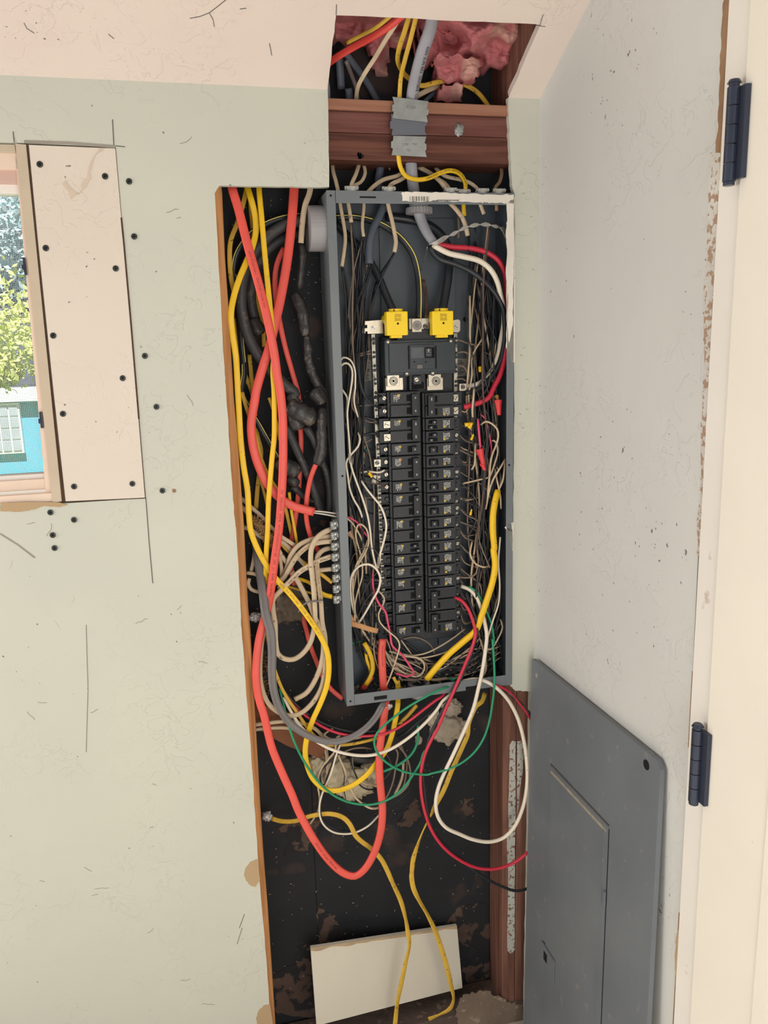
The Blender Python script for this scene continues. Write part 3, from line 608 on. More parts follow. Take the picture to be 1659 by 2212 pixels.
# fiberglass
def ins(name,qq,th,label,seed):
    """tufted sheet spanning the picture quad at stated offset above the ceiling"""
    bm=bmesh.new(); nx,ny=90,60; G=[]
    (a,b,c,d,off)=qq
    for j in range(ny+1):
        for i in range(nx+1):
            u,v=i/nx,j/ny; px=(a[0]*(1-u)+b[0]*u)*(1-v)+(d[0]*(1-u)+c[0]*u)*v; py=(a[1]*(1-u)+b[1]*u)*(1-v)+(d[1]*(1-u)+c[1]*u)*v
            e_=min(u,1-u,v,1-v); s=noise.noise(Vector((px*.02+seed,py*.02,0)))
            if e_<.12: k_=(1-e_/.12); px+=noise.noise(Vector((px*.05,py*.05,seed)))*16*k_; py+=noise.noise(Vector((px*.05,py*.05,seed+9)))*26*k_
            o_=off+th*(1.2*noise.noise(Vector((px*.018,py*.022,seed)))+.32*noise.noise(Vector((px*.045,py*.03,seed+5)))+.08*noise.noise(Vector((px*.13,py*.15,seed+7))))+ (.03*(1-e_/.06)**2 if e_<.06 else 0)
            G.append(bm.verts.new(PC(px,py,o_)))
    for j in range(ny):
        for i in range(nx):
            k=j*(nx+1)+i; bm.faces.new((G[k],G[k+1],G[k+nx+2],G[k+nx+1]))
    bk=bmesh.ops.extrude_face_region(bm,geom=bm.faces[:])
    for v in [g_ for g_ in bk['geom'] if isinstance(g_,bmesh.types.BMVert)]: v.co+=Vector((0,.02,.045))
    o=obj(name,bm,M_pink,None,True); return tag(o,label,'insulation',kind='stuff')
ins('fiberglass_insulation',((905,-10),(1160,20),(1120,150),(905,150),.085),.05,'pink fiberglass batt bulging in the right half of the ceiling hole',1)
ins('fiberglass_insulation',((700,-20),(915,-10),(890,110),(700,100),.13),.045,'pink fiberglass behind the cables in the left of the ceiling hole',2)
ins('fiberglass_insulation',((925,120),(1040,120),(1030,185),(950,180),.05),.03,'tuft of pink fiberglass hanging lowest, just right of the gray cable',3)
ins('fiberglass_insulation',((790,60),(850,60),(836,195),(812,190),.12),.03,'narrow pink fiberglass tongue hanging left of the gray cable',4)
ins('fiberglass_insulation',((955,180),(1000,180),(996,222),(948,222),.03),.012,'small grimy pink tuft resting on the top plate',5)
# ------------------------------------------------------------------ breaker box
EW,EH,YB=.362,.997,.090; YF=-.003; ZB=ZT-EH
en=thing('breaker_box','open gray steel breaker box mounted in the wall opening','electrical box')
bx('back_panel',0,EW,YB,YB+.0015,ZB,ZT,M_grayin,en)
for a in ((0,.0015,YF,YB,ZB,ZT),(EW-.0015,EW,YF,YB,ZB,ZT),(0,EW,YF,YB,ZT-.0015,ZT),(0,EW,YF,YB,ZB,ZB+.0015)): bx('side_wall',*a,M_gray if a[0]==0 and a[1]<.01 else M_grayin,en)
bx('front_lip',0,.0165,YF-.0015,YF,ZB,ZT,M_gray,en,.0005); bx('front_lip',EW-.0150,EW,YF-.0015,YF,ZB,ZT,M_gray,en,.0005)
tl=bx('front_lip',.0168,EW-.0152,YF-.0015,YF,ZT-.0215,ZT,M_gray,en,.0005); bl=bx('front_lip',.0168,EW-.0152,YF-.0015,YF,ZB,ZB+.0235,M_gray,en,.0005)
for x in (.0168,): bx('corner_seam',x-.0006,x,YF-.0018,YF-.001,ZT-.0215,ZT,M_hole,en)
for (x,z) in ((.008,ZT-.009),(.355,ZT-.009),(.008,ZB+.01),(.0095,ZT-.52),(.353,ZT-.52)):
    bm=bmesh.new(); disc(bm,(x,YF-.0012,z),(0,-1,0),.0021,.0006,14); obj('screw_hole',bm,M_hole,en)
for (x0_,y0_,x1_,y1_,Pp) in ((777,424,812,428,0),(1010,427,1042,432,0),(808,1505,836,1509,0),(1006,1484,1034,1488,0)):
    a=P(x0_,y0_,YF-.0016); b=P(x1_,y1_,YF-.0016); bx('lip_slot',a.x,b.x,YF-.0019,YF-.001,b.z,a.z,M_hole,en)
# paint slopped over the right half of the top lip, and the barcode label
patchpoly('paint_overrun',[(868,415),(900,414),(950,416),(1000,418),(1060,420),(1111,420),(1110,440),(1094,439),(1060,438),(1040,437),(1000,436),(960,435),(940,433),(920,435),(869,434)],M_white,en,Y=YF-.0030,th=.0014,n=6,amp=.0012,seed=9)
patchpoly('paint_overrun',[(1094,436),(1110,430),(1110,560),(1108,640),(1108,700),(1100,740),(1096,700),(1098,640),(1093,590),(1096,540),(1093,500),(1096,470)],M_white,en,Y=YF-.0030,th=.0014,n=5,amp=.0010,seed=10)
bars=bmesh.new(); rb=random.Random(4); x=885.0
while x<927:
    wd=rb.choice([.7,.9,1.6,1.9]); bp(bars,x,424+(x-885)*.012,x+wd,434.5,YF-.0034,YF-.0029); x+=wd+rb.choice([1.3,1.9,2.6])
obj('barcode',bars,M_ink,en)
fp=bmesh.new(); x=944.0
while x<990: wd=rb.choice([1,1.6,2.2]); bp(fp,x,431.5,x+wd,434,YF-.0034,YF-.0029); x+=wd+.9
obj('fine_print',fp,M_ink,en)
# stamped letters, hanging holes, paper labels on the back
tx=flat_text('LINE',.0125,P(872,590,YB-.0006),mat('stamped_gray',(50,58,64),.5,vary=.03),en,0,'stamped_mark'); flat_text('LT',.0125,P(916,590,YB-.0006),MATS['stamped_gray'],en,0,'stamped_mark')
for (x,y,r) in ((960,487,.0045),(960,498,.0062),(889,627,.0068),(1005,690,.005)):
    p=P(x,y,YB); bm=bmesh.new(); disc(bm,(p.x,YB-.0004,p.z),(0,-1,0),r,.0004,18); obj('mounting_hole',bm,M_hole,en)
bpo('raised_panel',818,470,985,690,YB-.004,YB-.0002,M_grayin,en,.0015)
for (x0_,y0_,x1_,y1_) in ((779,778,802,822),(987,775,1008,812),(1008,762,1062,800),(1008,800,1030,832)):
    lb=bpo('paper_label',x0_,y0_,x1_,y1_,YB-.0012,YB-.0004,mat('aged_label',(156,154,148),.7,vary=.08),en); rows=bmesh.new()
    yy=y0_+3
    while yy<y1_-2: bp(rows,x0_+2,yy,x1_-3-random.uniform(0,8),yy+.9,YB-.0016,YB-.0011); yy+=2.7
    obj('fine_print',rows,M_ink,lb)
# debris on the box floor
bm=bmesh.new()
for i in range(150):
    x=random.uniform(.02,.34); y=random.uniform(.005,.085)
    if random.random()<.5: x=random.uniform(.02,.14)
    s=random.uniform(.001,.0035); Mx=Matrix.Translation((x,y,ZB+.0035))@Matrix.Rotation(random.uniform(0,6),4,Vector((random.random(),random.random(),.3)).normalized())
    box(bm,-s,s,-s*.4,s*.4,-s*.25,s*.25,0,Mx=Mx)
tag(obj('crumbled_plaster',bm,mat('plaster_crumbs',(176,160,140),.9,vary=.4,vscale=90)),'plaster crumbs and dust on the floor of the breaker box','debris',kind='stuff')
# ------------------------------------------------------------------ bus base, neutral bars, lugs
bs=thing('bus_assembly','black bus bar base carrying the two breaker columns','bus bar')
a=P(826,728,.05); b=P(985,1372,.05)
bx('base',a.x,b.x,.052,.080,b.z-.004,a.z,M_black,bs,.002)
bx('mounting_rail',.125,.145,.080,.0895,b.z-.03,a.z+.02,M_grayin,bs); bx('mounting_rail',.225,.245,.080,.0895,b.z-.03,a.z+.02,M_grayin,bs)
bpo('upper_shroud',858,712,945,740,.026,.052,M_black,bs,.002)
flat_text('N  A',.006,P(903,730,.0255),mat('worn_mark',(70,72,74),.6,vary=.05),bs,0)
def screwhead(name,c,r,parent,m=None,ang=.6,hex_=False,h=.0016):
    bm=bmesh.new(); c=Vector(c); disc(bm,c,(0,-1,0),r,h,18,0,r*.86)
    Mx=Matrix.Translation(c+Vector((0,-h-.0001,0)))@Matrix.Rotation(ang,4,'Y'); box(bm,-r*.82,r*.82,-.0001,.0002,-r*.13,r*.13,1,Mx=Mx)
    return obj(name,bm,[m or M_tin,M_hole],parent)
def neutral(px,ys,label,pxb):
    nb=thing('neutral_bar',label,'terminal bar'); y0_,y1_=ys
    a=P(px,y0_,.046); b=P(pxb,y1_,.046); n=12; bm=bmesh.new()
    A=[];hw=.0034
    for z,x in ((a.z,a.x),(b.z,b.x)):
        A.append([bm.verts.new(v) for v in ((x-hw,.046,z),(x+hw,.046,z),(x+hw,.057,z),(x-hw,.057,z))])
    for k in range(4): bm.faces.new((A[0][k],A[0][(k+1)%4],A[1][(k+1)%4],A[1][k]))
    bm.faces.new(A[0]); bm.faces.new(A[1][::-1]); obj('bar',bm,mat('dull_bar',(172,168,156),.4,metal=.5,spots=.8,spotcol=(70,66,60),spotscale=90,thr=.56,vary=.3,vscale=50),nb)
    mat('dull_screw',(60,60,60),.4,metal=.6,vary=.4,vscale=200)
    N_=22
    for i in range(N_):
        for dz in (-.0042,.0042):
            t=(i+.5)/N_; x=a.x+(b.x-a.x)*t; z=a.z+(b.z-a.z)*t+dz
            screwhead('terminal_screw',(x+.0003,.0458,z),.0031,nb,MATS['dull_screw'],random.uniform(0,3))
    return nb
neutral(806,(722,1325),'perforated metal neutral bar left of the breakers',830)
neutral(984,(720,1360),'perforated metal neutral bar behind the right ends of the breakers',987)
# bracket ears
def plate(name,q,Y,th,m,parent):
    bm=bmesh.new(); f=bm.faces.new([bm.verts.new(P(x,y,Y)) for x,y in q]); ex=bmesh.ops.extrude_face_region(bm,geom=[f])
    for v in [g_ for g_ in ex['geom'] if isinstance(g_,bmesh.types.BMVert)]: v.co.y+=th
    return obj(name,bm,m,parent)
le=plate('bracket_ear',[(787,694),(826,691),(828,720),(794,721),(794,716),(789,716),(789,720),(783,720),(785,705)],.036,.003,M_tin,bs)
bpo('square_hole',788,702,793.5,709,.0355,.0365,M_hole,le)
screwhead('ear_screw',P(806,708,.0362),.0038,le,M_zinc)
re_=plate('bracket_ear',[(972,693),(990,690),(994,693),(994,714),(990,718),(978,717)],.034,.003,M_tin,bs); screwhead('ear_screw',P(985,706,.0342),.0038,re_,M_zinc)
bpo('lug_block',884,688,927,719,.030,.050,M_zinc,bs,.001)
lb=bpo('neutral_lug',890,688,911.5,717,.020,.032,M_tin,bs,.0012)
p=P(901,703,.0198); bm=bmesh.new(); ring(bm,(p.x,.0200,p.z),(0,-1,0),.0092,.0072,.0008,26); disc(bm,(p.x,.0202,p.z),(0,-1,0),.0066,.0006,22,1); disc(bm,(p.x,.0196,p.z),(0,-1,0),.0034,.0006,18,0); obj('set_screw',bm,[mat('worn_steel',(110,108,104),.35,metal=.7),mat('socket_gray',(128,126,122),.5,metal=.4)],lb)
screwhead('set_screw',P(919,705,.0295),.0052,bs,MATS['worn_steel'],.4)
# ------------------------------------------------------------------ main breaker
mb=thing('main_breaker','large black main breaker below the two yellow lug covers','circuit breaker')
bpo('housing',830,735,985,806,.020,.052,M_black2,mb,.002)
bpo('face_plate',840,741,984,801,.016,.021,M_black2,mb,.0012)
for x in (881,940): bpo('groove',x,747,x+3.4,797,.0155,.017,M_hole,mb)
bpo('center_block',885,745,939,796,.0125,.017,M_black2,mb,.0010)
bpo('rating_plate',888,751,917,773,.0118,.0128,mat('rating_gray',(88,94,98),.7,vary=.1,vscale=120),mb)
bpo('handle_recess',918,751,939,773,.0116,.0128,M_hole,mb)
bpo('handle',919.5,752,933,771,.002,.014,M_black,mb,.001)
hr=bmesh.new()
for i in range(3): bp(hr,921,755+i*5,932,757+i*5,.0014,.0022)
obj('handle_ribs',hr,mat('rib_gray',(80,84,88),.5,vary=.02),mb)
bpo('trip_button',901,788,913,796,.0108,.0128,mat('button_gray',(104,102,100),.5,vary=.08),mb,.0006)
for x in (895,920):
    p=P(x,782,.0124); bm=bmesh.new(); disc(bm,p,(0,-1,0),.0016,.0004,12); obj('pin_hole',bm,M_hole,mb)
flat_text('OFF',.0042,P(885.8,762,.0122),mat('worn_mark',(70,72,74)),mb,PI/2)
flat_text('200',.004,P(926,757,.0012),M_inkw,mb,PI/2)
for x,y in ((837.5,739),(973.5,737),(878.5,807),(934.5,806)):
    p=P(x,y,.0185); bm=bmesh.new(); disc(bm,(p.x,.0195,p.z),(0,-1,0),.0052,.003,18,1); disc(bm,(p.x,.0166,p.z),(0,-1,0),.0031,.0016,16,0,.0018); obj('cover_rivet',bm,[M_tin,M_black2],mb)
# yellow covers over the line lugs
def cover(x0,x1,y0,y1,label):
    c=thing('lug_cover',label,'lug cover','yellow covers over the line lugs')
    bpo('cap',x0,y0,x1,y1,-.002,.020,M_yel,c,.0022)
    bm=bmesh.new(); a=P(x0,y0+4,.004); f=[a,P(x0,y1-16,.004),P(x0-12,y1-34,.045),P(x0-12,y0+12,.045)]
    q=[bm.verts.new(v) for v in f]; q2=[bm.verts.new(v+Vector((.004,0,0))) for v in f]
    bm.faces.new(q); bm.faces.new(q2[::-1]); 
    for k in range(4): bm.faces.new((q[k],q[(k+1)%4],q2[(k+1)%4],q2[k]))
    obj('side_skirt',bm,M_yel,c); bpo('cap_back',x0+2,y0+1,x1-1,y1-6,.018,.046,M_yel,c,.001)
    bpo('bottom_tab',x0+10,y1-2,x0+34,y1+6,.004,.018,M_yel,c,.001)
    bm=bmesh.new(); p=P((x0+x1)/2-6,y0-1,.012); disc(bm,(p.x+.003,.016,p.z-.004),(0,0,1),.0135,.008,24); obj('neck',bm,M_yel,c)
    bpo('neck_slit',(x0+x1)/2-8,y0-5,(x0+x1)/2-6.5,y0-.5,.0018,.004,M_hole,c)
    xm=(x0+x1)/2+1
    p=P(xm,y0+26,-.0021); bm=bmesh.new(); disc(bm,p,(0,-1,0),.0020,.0004,14); obj('probe_hole',bm,M_hole,c)
    m=mat('embossed_yellow',(176,146,20),.5,vary=.02); bm=bmesh.new()
    for h in (7,5,3):
        for (u0,v0,u1,v1) in ((-h,-h,h,-h+.7),(-h,h-.7,h,h),(-h,-h,-h+.7,h),(h-.7,-h,h,h)): bp(bm,xm+u0,y0+13+v0,xm+u1,y0+13+v1,-.0026,-.0018)
    obj('embossed_emblem',bm,m,c)
cover(835,882,673,724,'speckled yellow lug cover, left of the pair above the main breaker'); cover(934,980,672,723,'speckled yellow lug cover, right of the pair above the main breaker')
# load lugs
for (x0,x1,xx,lab) in ((833,871,848,'left'),(923,957,940,'right')):
    l=thing('bus_lug','square plated bus lug with bolt, %s one under the main breaker'%lab,'lug','plated lugs under the main breaker')
    bpo('plate',x0,817,x1,842,.030,.040,M_tin,l,.0006); bpo('lug_body',x0+3,809,x1-8 if lab=='left' else x1-4,834,.022,.034,M_tin,l,.0008)
    p=P(xx+2,823,.0218); bm=bmesh.new(); ring(bm,p,(0,-1,0),.0086,.0068,.0009,26); ring(bm,p,(0,-1,0),.0056,.0042,.0012,22); disc(bm,p,(0,-1,0),.0024,.0010,14,1); obj('bolt',bm,[MATS['worn_steel'],M_hole],l)
cb=bpo('center_block',884,808,920,842,.034,.052,M_black,bs,.0015); bpo('center_recess',889,826,916,840,.0333,.035,M_hole,cb); bpo('center_tab',893,812,911,830,.026,.036,M_black2,cb,.0015)
screwhead('bus_screw',P(899.5,820,.0258),.0048,cb,M_tin,-.5)
# ------------------------------------------------------------------ branch breakers
# column frames taken from the outer corners of each column at the breaker face
YN=.030
def col_at(side,row):
    """left x, right x, z of the top edge of this row at the nose"""
    t=row/20.
    if side=='L': (tx0,ty0),(tx1,ty1)=(838,845),(911,845); (bx0,by0),(bx1,by1)=(850,1376),(916,1370)
    else: (tx0,ty0),(tx1,ty1)=(916,846),(986,848); (bx0,by0),(bx1,by1)=(920,1370),(987,1362)
    a=P(tx0,ty0,YN); b=P(tx1,ty1,YN); c=P(bx0,by0,YN); d=P(bx1,by1,YN)
    z0=(a.z+b.z)/2; z1=(c.z+d.z)/2
    return (a.x+c.x)/2,(b.x+d.x)/2,z0+(z1-z0)*t,(z0-z1)/20.
ORD=['first','second','third','fourth','fifth','sixth','seventh','eighth','ninth','tenth','eleventh','twelfth','thirteenth','fourteenth','fifteenth','sixteenth','seventeenth','last']
def microprint(c,sgn,m1,parent,wz,wx,logo=True,lm=None):
    """vertical lines of tiny white print beside a yellow square emblem"""
    rb=random.Random(int(c.z*1e5)); bm=bmesh.new(); n=5; y=c.y
    for i in range(n):
        x=c.x+(-.5+(i+.2)/n)*wx; L_=rb.uniform(.55,1.0)*wz; z=c.z+wz/2-rb.uniform(0,.12)*wz
        ze=z-L_
        while z>ze:
            h=rb.choice([.0009,.0013,.0006]); k=rb.uniform(.6,1)*wx/n*.72
            box(bm,x-k/2,x+k/2,y-.0002,y+.0001,z-h,z); z-=h+rb.choice([.0005,.0008,.0014])
    obj('printed_text',bm,M_inkw,parent)
    if logo:
        lz=c.z+ (wz/2-.002 if sgn<0 else -wz/2+.002); lx=c.x+(.36*wx if sgn<0 else -.36*wx); s=.0020
        bm=bmesh.new(); box(bm,lx-s,lx+s,y-.0004,y+.0001,lz-s,lz+s); box(bm,lx-s*.35,lx+s*.35,y-.0006,y-.0003,lz-s*.35,lz+s*.35,1); obj('emblem',bm,[lm or M_inky,M_black],parent)
M_handle=mat('handle_black',(28,31,36),.45,vary=.1)
def breaker(side,row,span,kind,label,amp='20'):
    x0,x1,z,pt=col_at(side,row); zt=z-.0004; zbm=z-pt*span+.0004; s=1 if side=='R' else -1
    t=thing('circuit_breaker',label,'circuit breaker','branch circuit breakers')
    big=kind in('lug','two_lug'); xo=(x1 if side=='R' else x0)   # outer end
    xi=(x0 if side=='R' else x1)
    W_=abs(x1-x0)
    def X(u): return xi+(xo-xi)*u        # 0 inner end .. 1 outer end
    bm=bmesh.new(); box(bm,*sorted((xi,xo)),YN+.004,.052,zbm,zt,0,.0010)
    obj('body',bm,M_black,t)
    bm=bmesh.new()
    for k in range(span if kind!='tie' else span):
        za=z-pt*k-.0014; zc=z-pt*(k+1)+.0014
        box(bm,*sorted((X(.06),X(.93 if kind!='two_lug' else .96))),YN-.004,YN+.005,zc,za,0,.0008)
    obj('raised_face',bm,M_black,t)
    hu=.27 if side=='R' else .30
    for k in range(span):
        zc=z-pt*(k+.5); 
        if kind=='tandem':
            for dz in (.0052,-.0052):
                bm=bmesh.new(); box(bm,*sorted((X(hu-.13),X(hu+.13))),YN-.0046,YN-.0039,zc+dz-.0036,zc+dz+.0036); obj('handle_slot',bm,M_hole,t)
                sl=1 if dz>0 else -1; bm=bmesh.new(); box(bm,*sorted((X(hu-.10+.05*sl),X(hu+.03+.05*sl))),YN-.013,YN-.003,zc+dz-.0026,zc+dz+.0026,0,.0006); h_=obj('handle',bm,M_handle,t)
                flat_text(amp,.0036,Vector((X(hu-.03+.05*sl),YN-.0133,zc+dz)),M_inkw,t,PI/2 if side=='R' else -PI/2)
        else:
            bm=bmesh.new(); box(bm,*sorted((X(hu-.13),X(hu+.15))),YN-.0046,YN-.0039,zc-.0066,zc+.0062); obj('handle_slot',bm,M_hole,t)
            if kind in('tie','lug','two_lug'): continue
            bm=bmesh.new(); box(bm,*sorted((X(hu-.12),X(hu+.05))),YN-.014,YN-.003,zc-.0060,zc+.0056,0,.0008); obj('handle',bm,M_handle,t)
            flat_text(amp,.0042,Vector((X(hu-.035),YN-.0143,zc)),M_inkw,t,PI/2 if side=='R' else -PI/2)
    if kind in('tie','lug','two_lug'):
        bm=bmesh.new(); box(bm,*sorted((X(hu-.17),X(hu+.03))),YN-.015,YN-.004,zbm+.0045,zt-.0045,0,.001); obj('tied_handle',bm,M_handle,t)
        for k in range(span): flat_text(amp,.0042,Vector((X(hu-.07),YN-.0153,z-pt*(k+.5))),M_inkw,t,PI/2 if side=='R' else -PI/2)
    # print
    lab_row=0 if side=='L' else span-1
    zc=z-pt*(lab_row+.5)
    if not (side=='R' and row==16): microprint(Vector((X(.70 if side=='R' else .74),YN-.0044,zc)),1 if side=='R' else -1,None,t,.0150,.0150 if side=='R' else .0125,True,mat('orange_ink',(226,150,60),.6,vary=0) if (side,row)==('L',5) else None)
    if kind=='plain_tie': pass
    # dusty ridge along upper edge
    bm=bmesh.new(); box(bm,*sorted((X(.08),X(.92))),YN-.0044,YN-.0034,zt-.0022,zt-.0014); obj('worn_ridge',bm,mat('ridge_gray',(78,80,82),.7,vary=.2,vscale=90),t)
    # terminals
    for k in range(span):
        zc=z-pt*(k+.5)
        if kind=='two_lug' or (kind=='lug' and side=='R'):
            xe=xo+s*(.018 if side=='L' else .014); bm=bmesh.new(); box(bm,*sorted((xo-s*.002,xe)),YN+.002,.052,zc-.0115,zc+.0115,0,.0008); te=obj('terminal_housing',bm,M_black,t)
            cx=xo+s*.004 if side=='L' else xo-s*.001
            bm=bmesh.new(); box(bm,cx-.0066 if side=='L' else cx-.0045,cx+.0066 if side=='L' else cx+.0045,YN-.0055,YN+.003,zc-.0068,zc+.0068,0,.0004); tr2=obj('terminal_clamp',bm,M_tin,t)
            screwhead('terminal_screw',(cx,YN-.0056,zc),.0050,t,M_tin,random.uniform(0,3))
        elif side=='L':
            bm=bmesh.new(); box(bm,xo-.015,xo+.002,YN+.014,.052,zc-.0095,zc+.0095,0,.0008)
            for dz in (-.010,.0085): box(bm,xo-.020,xo,YN+.010,.046,zc+dz,zc+dz+.0016)
            obj('terminal_housing',bm,M_black,t)
            screwhead('terminal_screw',(xo-.0045,YN+.0118,zc),.0042,t,M_tin if row<8 else MATS['dull_screw'],random.uniform(0,3),h=.0024)
        else:
            bm=bmesh.new(); box(bm,xo-.001,xo+.012,YN+.010,.052,zc-.0095,zc+.0095,0,.0008); obj('terminal_housing',bm,M_black,t)
            screwhead('terminal_screw',(xo+.0035,YN+.0086,zc),.0038,t,MATS['dull_screw'] if (row+k)%3 else M_tin,random.uniform(0,3),h=.0024)
    return t
RIGHT=[(0,2,'lug','100'),(2,1,'tandem','20'),(3,1,'tandem','30')]+[(r,1,'single','15' if r in(4,5,9) else '20') for r in range(4,16)]+[(16,2,'tie','30'),(18,2,'tie','20')]
LEFT=[(0,2,'lug','30'),(2,2,'two_lug','100'),(4,1,'single','20'),(5,2,'tie','50'),(7,1,'tandem','20'),(8,2,'tie','20'),(10,2,'tie','20'),(12,1,'tandem','20'),(13,1,'single','20'),(14,1,'single','15'),(15,2,'tie','20'),(17,2,'tie','20'),(19,1,'single','20')]
kn_={'lug':'two-pole black breaker with exposed wire screws','two_lug':'two-pole black breaker with square metal clamps','tandem':'twin-handled black breaker','single':'single-pole black breaker','tie':'two-pole black breaker with tied handle'}
for side,lst in (('R',RIGHT),('L',LEFT)):
    for i,(r,sp_,k,am) in enumerate(lst):
        o_='lowest' if i==len(lst)-1 else ('topmost' if i==0 else ORD[i]+' from the top')
        breaker(side,r,sp_,k,'%s, %s in the %s column'%(kn_[k],o_,'right' if side=='R' else 'left'),am)
# small lug with white feed wire right of the neutral bar, and the lower left one
for (x,y,l) in ((1000,836,'small square lug joined to the thick white wire, right of the bus'),(815,1000,'small square lug on the left neutral bar beside the middle breakers')):
    g_=thing('side_lug',l,'lug'); bpo('lug_body',x-7,y-7,x+8,y+8,.036,.05,M_tin,g_,.0008); screwhead('set_screw',P(x,y,.0358),.0048,g_,MATS['worn_steel'],.3)
# ------------------------------------------------------------------ conduits, bushings, clamps
M_pvc=mat('gray_pvc',(150,148,150),.5,vary=.05)
t=thing('cable_gland','gray plastic bushing under the box bottom at its center','bushing'); p=P(905,1515,.045); bm=bmesh.new()
disc(bm,(p.x,.045,ZB-.001),(0,0,-1),.023,.011,32); obj('nut',bm,M_pvc,t); bm=bmesh.new(); disc(bm,(p.x,.045,ZB-.012),(0,0,-1),.018,.010,28); obj('thread',bm,M_pvc,t); bm=bmesh.new(); ring(bm,(p.x,.045,ZB+.002),(0,0,1),.024,.017,.007,32); obj('inner_ring',bm,M_pvc,t)
bm=bmesh.new(); c=P(690,494,.046)
def tubex(bm,x0,x1,cy,cz,r,mi=0): disc(bm,(x0,cy,cz),(1,0,0),r,x1-x0,36,mi)
t=thing('conduit_nipple','large gray plastic conduit stub entering the left side of the box','conduit')
tubex(bm,P(665,494,.046).x,0,.046,c.z,.041); obj('sleeve',bm,M_pvc,t)
bm=bmesh.new(); ring(bm,(.0016,.046,c.z),(1,0,0),.040,.031,.010,32); obj('locknut',bm,M_pvc,t)
t=thing('cable_gland','ribbed gray plastic bushing where the thick gray cable enters the box top','bushing')
p=P(905,450,.045); bm=bmesh.new(); disc(bm,(p.x,.045,ZT-.031),(0,0,1),.0235,.010,36); 
for k in range(26):
    a=2*PI*k/26; box(bm,-.0015,.0015,-.0012,.0012,0,.010,Mx=Matrix.Translation((p.x+math.cos(a)*.024,.045+math.sin(a)*.024,ZT-.031))@Matrix.Rotation(a,4,'Z'))
obj('nut',bm,M_pvc,t); bm=bmesh.new(); disc(bm,(p.x,.045,ZT-.021),(0,0,1),.019,.019,32); obj('thread',bm,M_pvc,t)
def clamp(px,py,label,Y=.03,ax='z',n=1,grp='steel cable clamps on the box'):
    """steel NM clamp: body ring, saddle, two screws"""
    t=thing('cable_clamp',label,'cable clamp',grp); p=P(px,py,Y); bm=bmesh.new()
    if ax=='z':
        ring(bm,(p.x,Y,ZT if py<900 else p.z-.006),(0,0,1),.0125,.0105,.007,24); z=(ZT if py<900 else p.z-.006)+.007
        obj('collar',bm,M_zinc,t)
        bm=bmesh.new(); box(bm,p.x-.013,p.x+.013,Y-.011,Y-.006,z-.002,z+.005,0,.001); obj('saddle',bm,M_zinc,t)
        for dx in (-.010,.010): screwhead('clamp_screw',(p.x+dx,Y-.0112,z+.0018),.0034,t,M_zinc,random.uniform(0,3),h=.002)
    else:
        ring(bm,(-.0005,Y,p.z),(-1,0,0),.0095,.0080,.009,24); obj('collar',bm,M_clamp,t)
        bm=bmesh.new(); box(bm,-.0165,-.004,Y-.0135,Y-.006,p.z-.0078,p.z+.0078,0,.0015); obj('saddle',bm,M_clamp,t)
        for dz in (-.0045,.0045): screwhead('clamp_screw',(-.0105,Y-.0138,p.z+dz),.0030,t,M_clamp,random.uniform(0,3),h=.002)
    return t
for i,(x,d) in enumerate(((757,'farthest left'),(837,'second from the left'),(970,'just right of the barcode label'),(998,'around the yellow cable'),(1038,'second from the right end'),(1074,'at the right end'))):
    clamp(x,412,'steel cable clamp on the box top, '+d,.028 if i!=3 else .04)
M_clamp=mat('scuffed_zinc',(184,186,182),.3,metal=.6,spots=.8,spotcol=(70,72,70),spotscale=160,thr=.52,vary=.4,vscale=140,bump=.9,bscale=150)
for i in range(8):
    y=1133+i*22.8; clamp(716,y,'steel cable clamp on the left side of the box, '+(['topmost','second down','third down','fourth down','fourth from the bottom','third from the bottom','second from the bottom','lowest'][i]),.018,'x')
t=clamp(832,1524,'steel cable clamp under the bottom lip of the box, holding the gray cable',.012)
# ------------------------------------------------------------------ cable materials
def cm(n,c,r=.42,sp=.7,sc=(70,50,36),ss=170,v=.05,thr=.7): return mat(n,c,r,spots=sp,spotcol=sc,spotscale=ss,vary=v,vscale=25,thr=thr)
M_or=cm('orange_jacket',(220,84,72)); M_ord=M_or
M_ye=cm('yellow_jacket',(232,188,30)); M_yo=cm('dusty_yellow_jacket',(206,166,60),.6,.8,(120,84,30),120,.12,.64)
M_be=cm('beige_jacket',(196,176,148),.6,.8,(96,74,54),110,.12,.66); M_wh=cm('white_jacket',(226,216,198),.5,.6,(110,90,70),220,.05,.68)
M_gy=cm('gray_jacket',(112,108,108),.45,.5,(80,76,74),150,.08); M_gl=cm('light_gray_jacket',(150,150,158),.5,.4,(120,116,120),150,.06)
M_bk=cm('black_jacket',(34,38,44),.34,.5,(84,76,70),130,.12); M_bkg=cm('dusty_black_jacket',(58,58,60),.5,.8,(96,86,78),60,.2,.6)
M_tape=mat('black_vinyl_tape',(52,50,50),.36,spots=.7,spotcol=(104,94,84),spotscale=40,vary=.3,bump=.8,bscale=45,thr=.58)
M_re=cm('red_jacket',(196,44,66),.36,.3); M_pk=cm('pink_red_wire',(214,76,110),.4,.2); M_gn=cm('green_wire',(36,140,100),.36,.3)
M_br=cm('brown_wire',(84,66,60),.5,.5); M_gw=cm('gray_brown_wire',(128,112,98),.55,.6,(70,56,46),130,.12,.64)
M_cu=mat('dark_copper',(78,60,54),.45,metal=.6,vary=.3,vscale=90); M_al=mat('bare_aluminium',(170,168,164),.32,metal=.7,vary=.2,vscale=90)
M_strip=cm('yellow_stripe',(220,205,110),.4,.2); M_nut=mat('red_wire_nut_plastic',(214,58,64),.4,vary=.05)
J='cable'
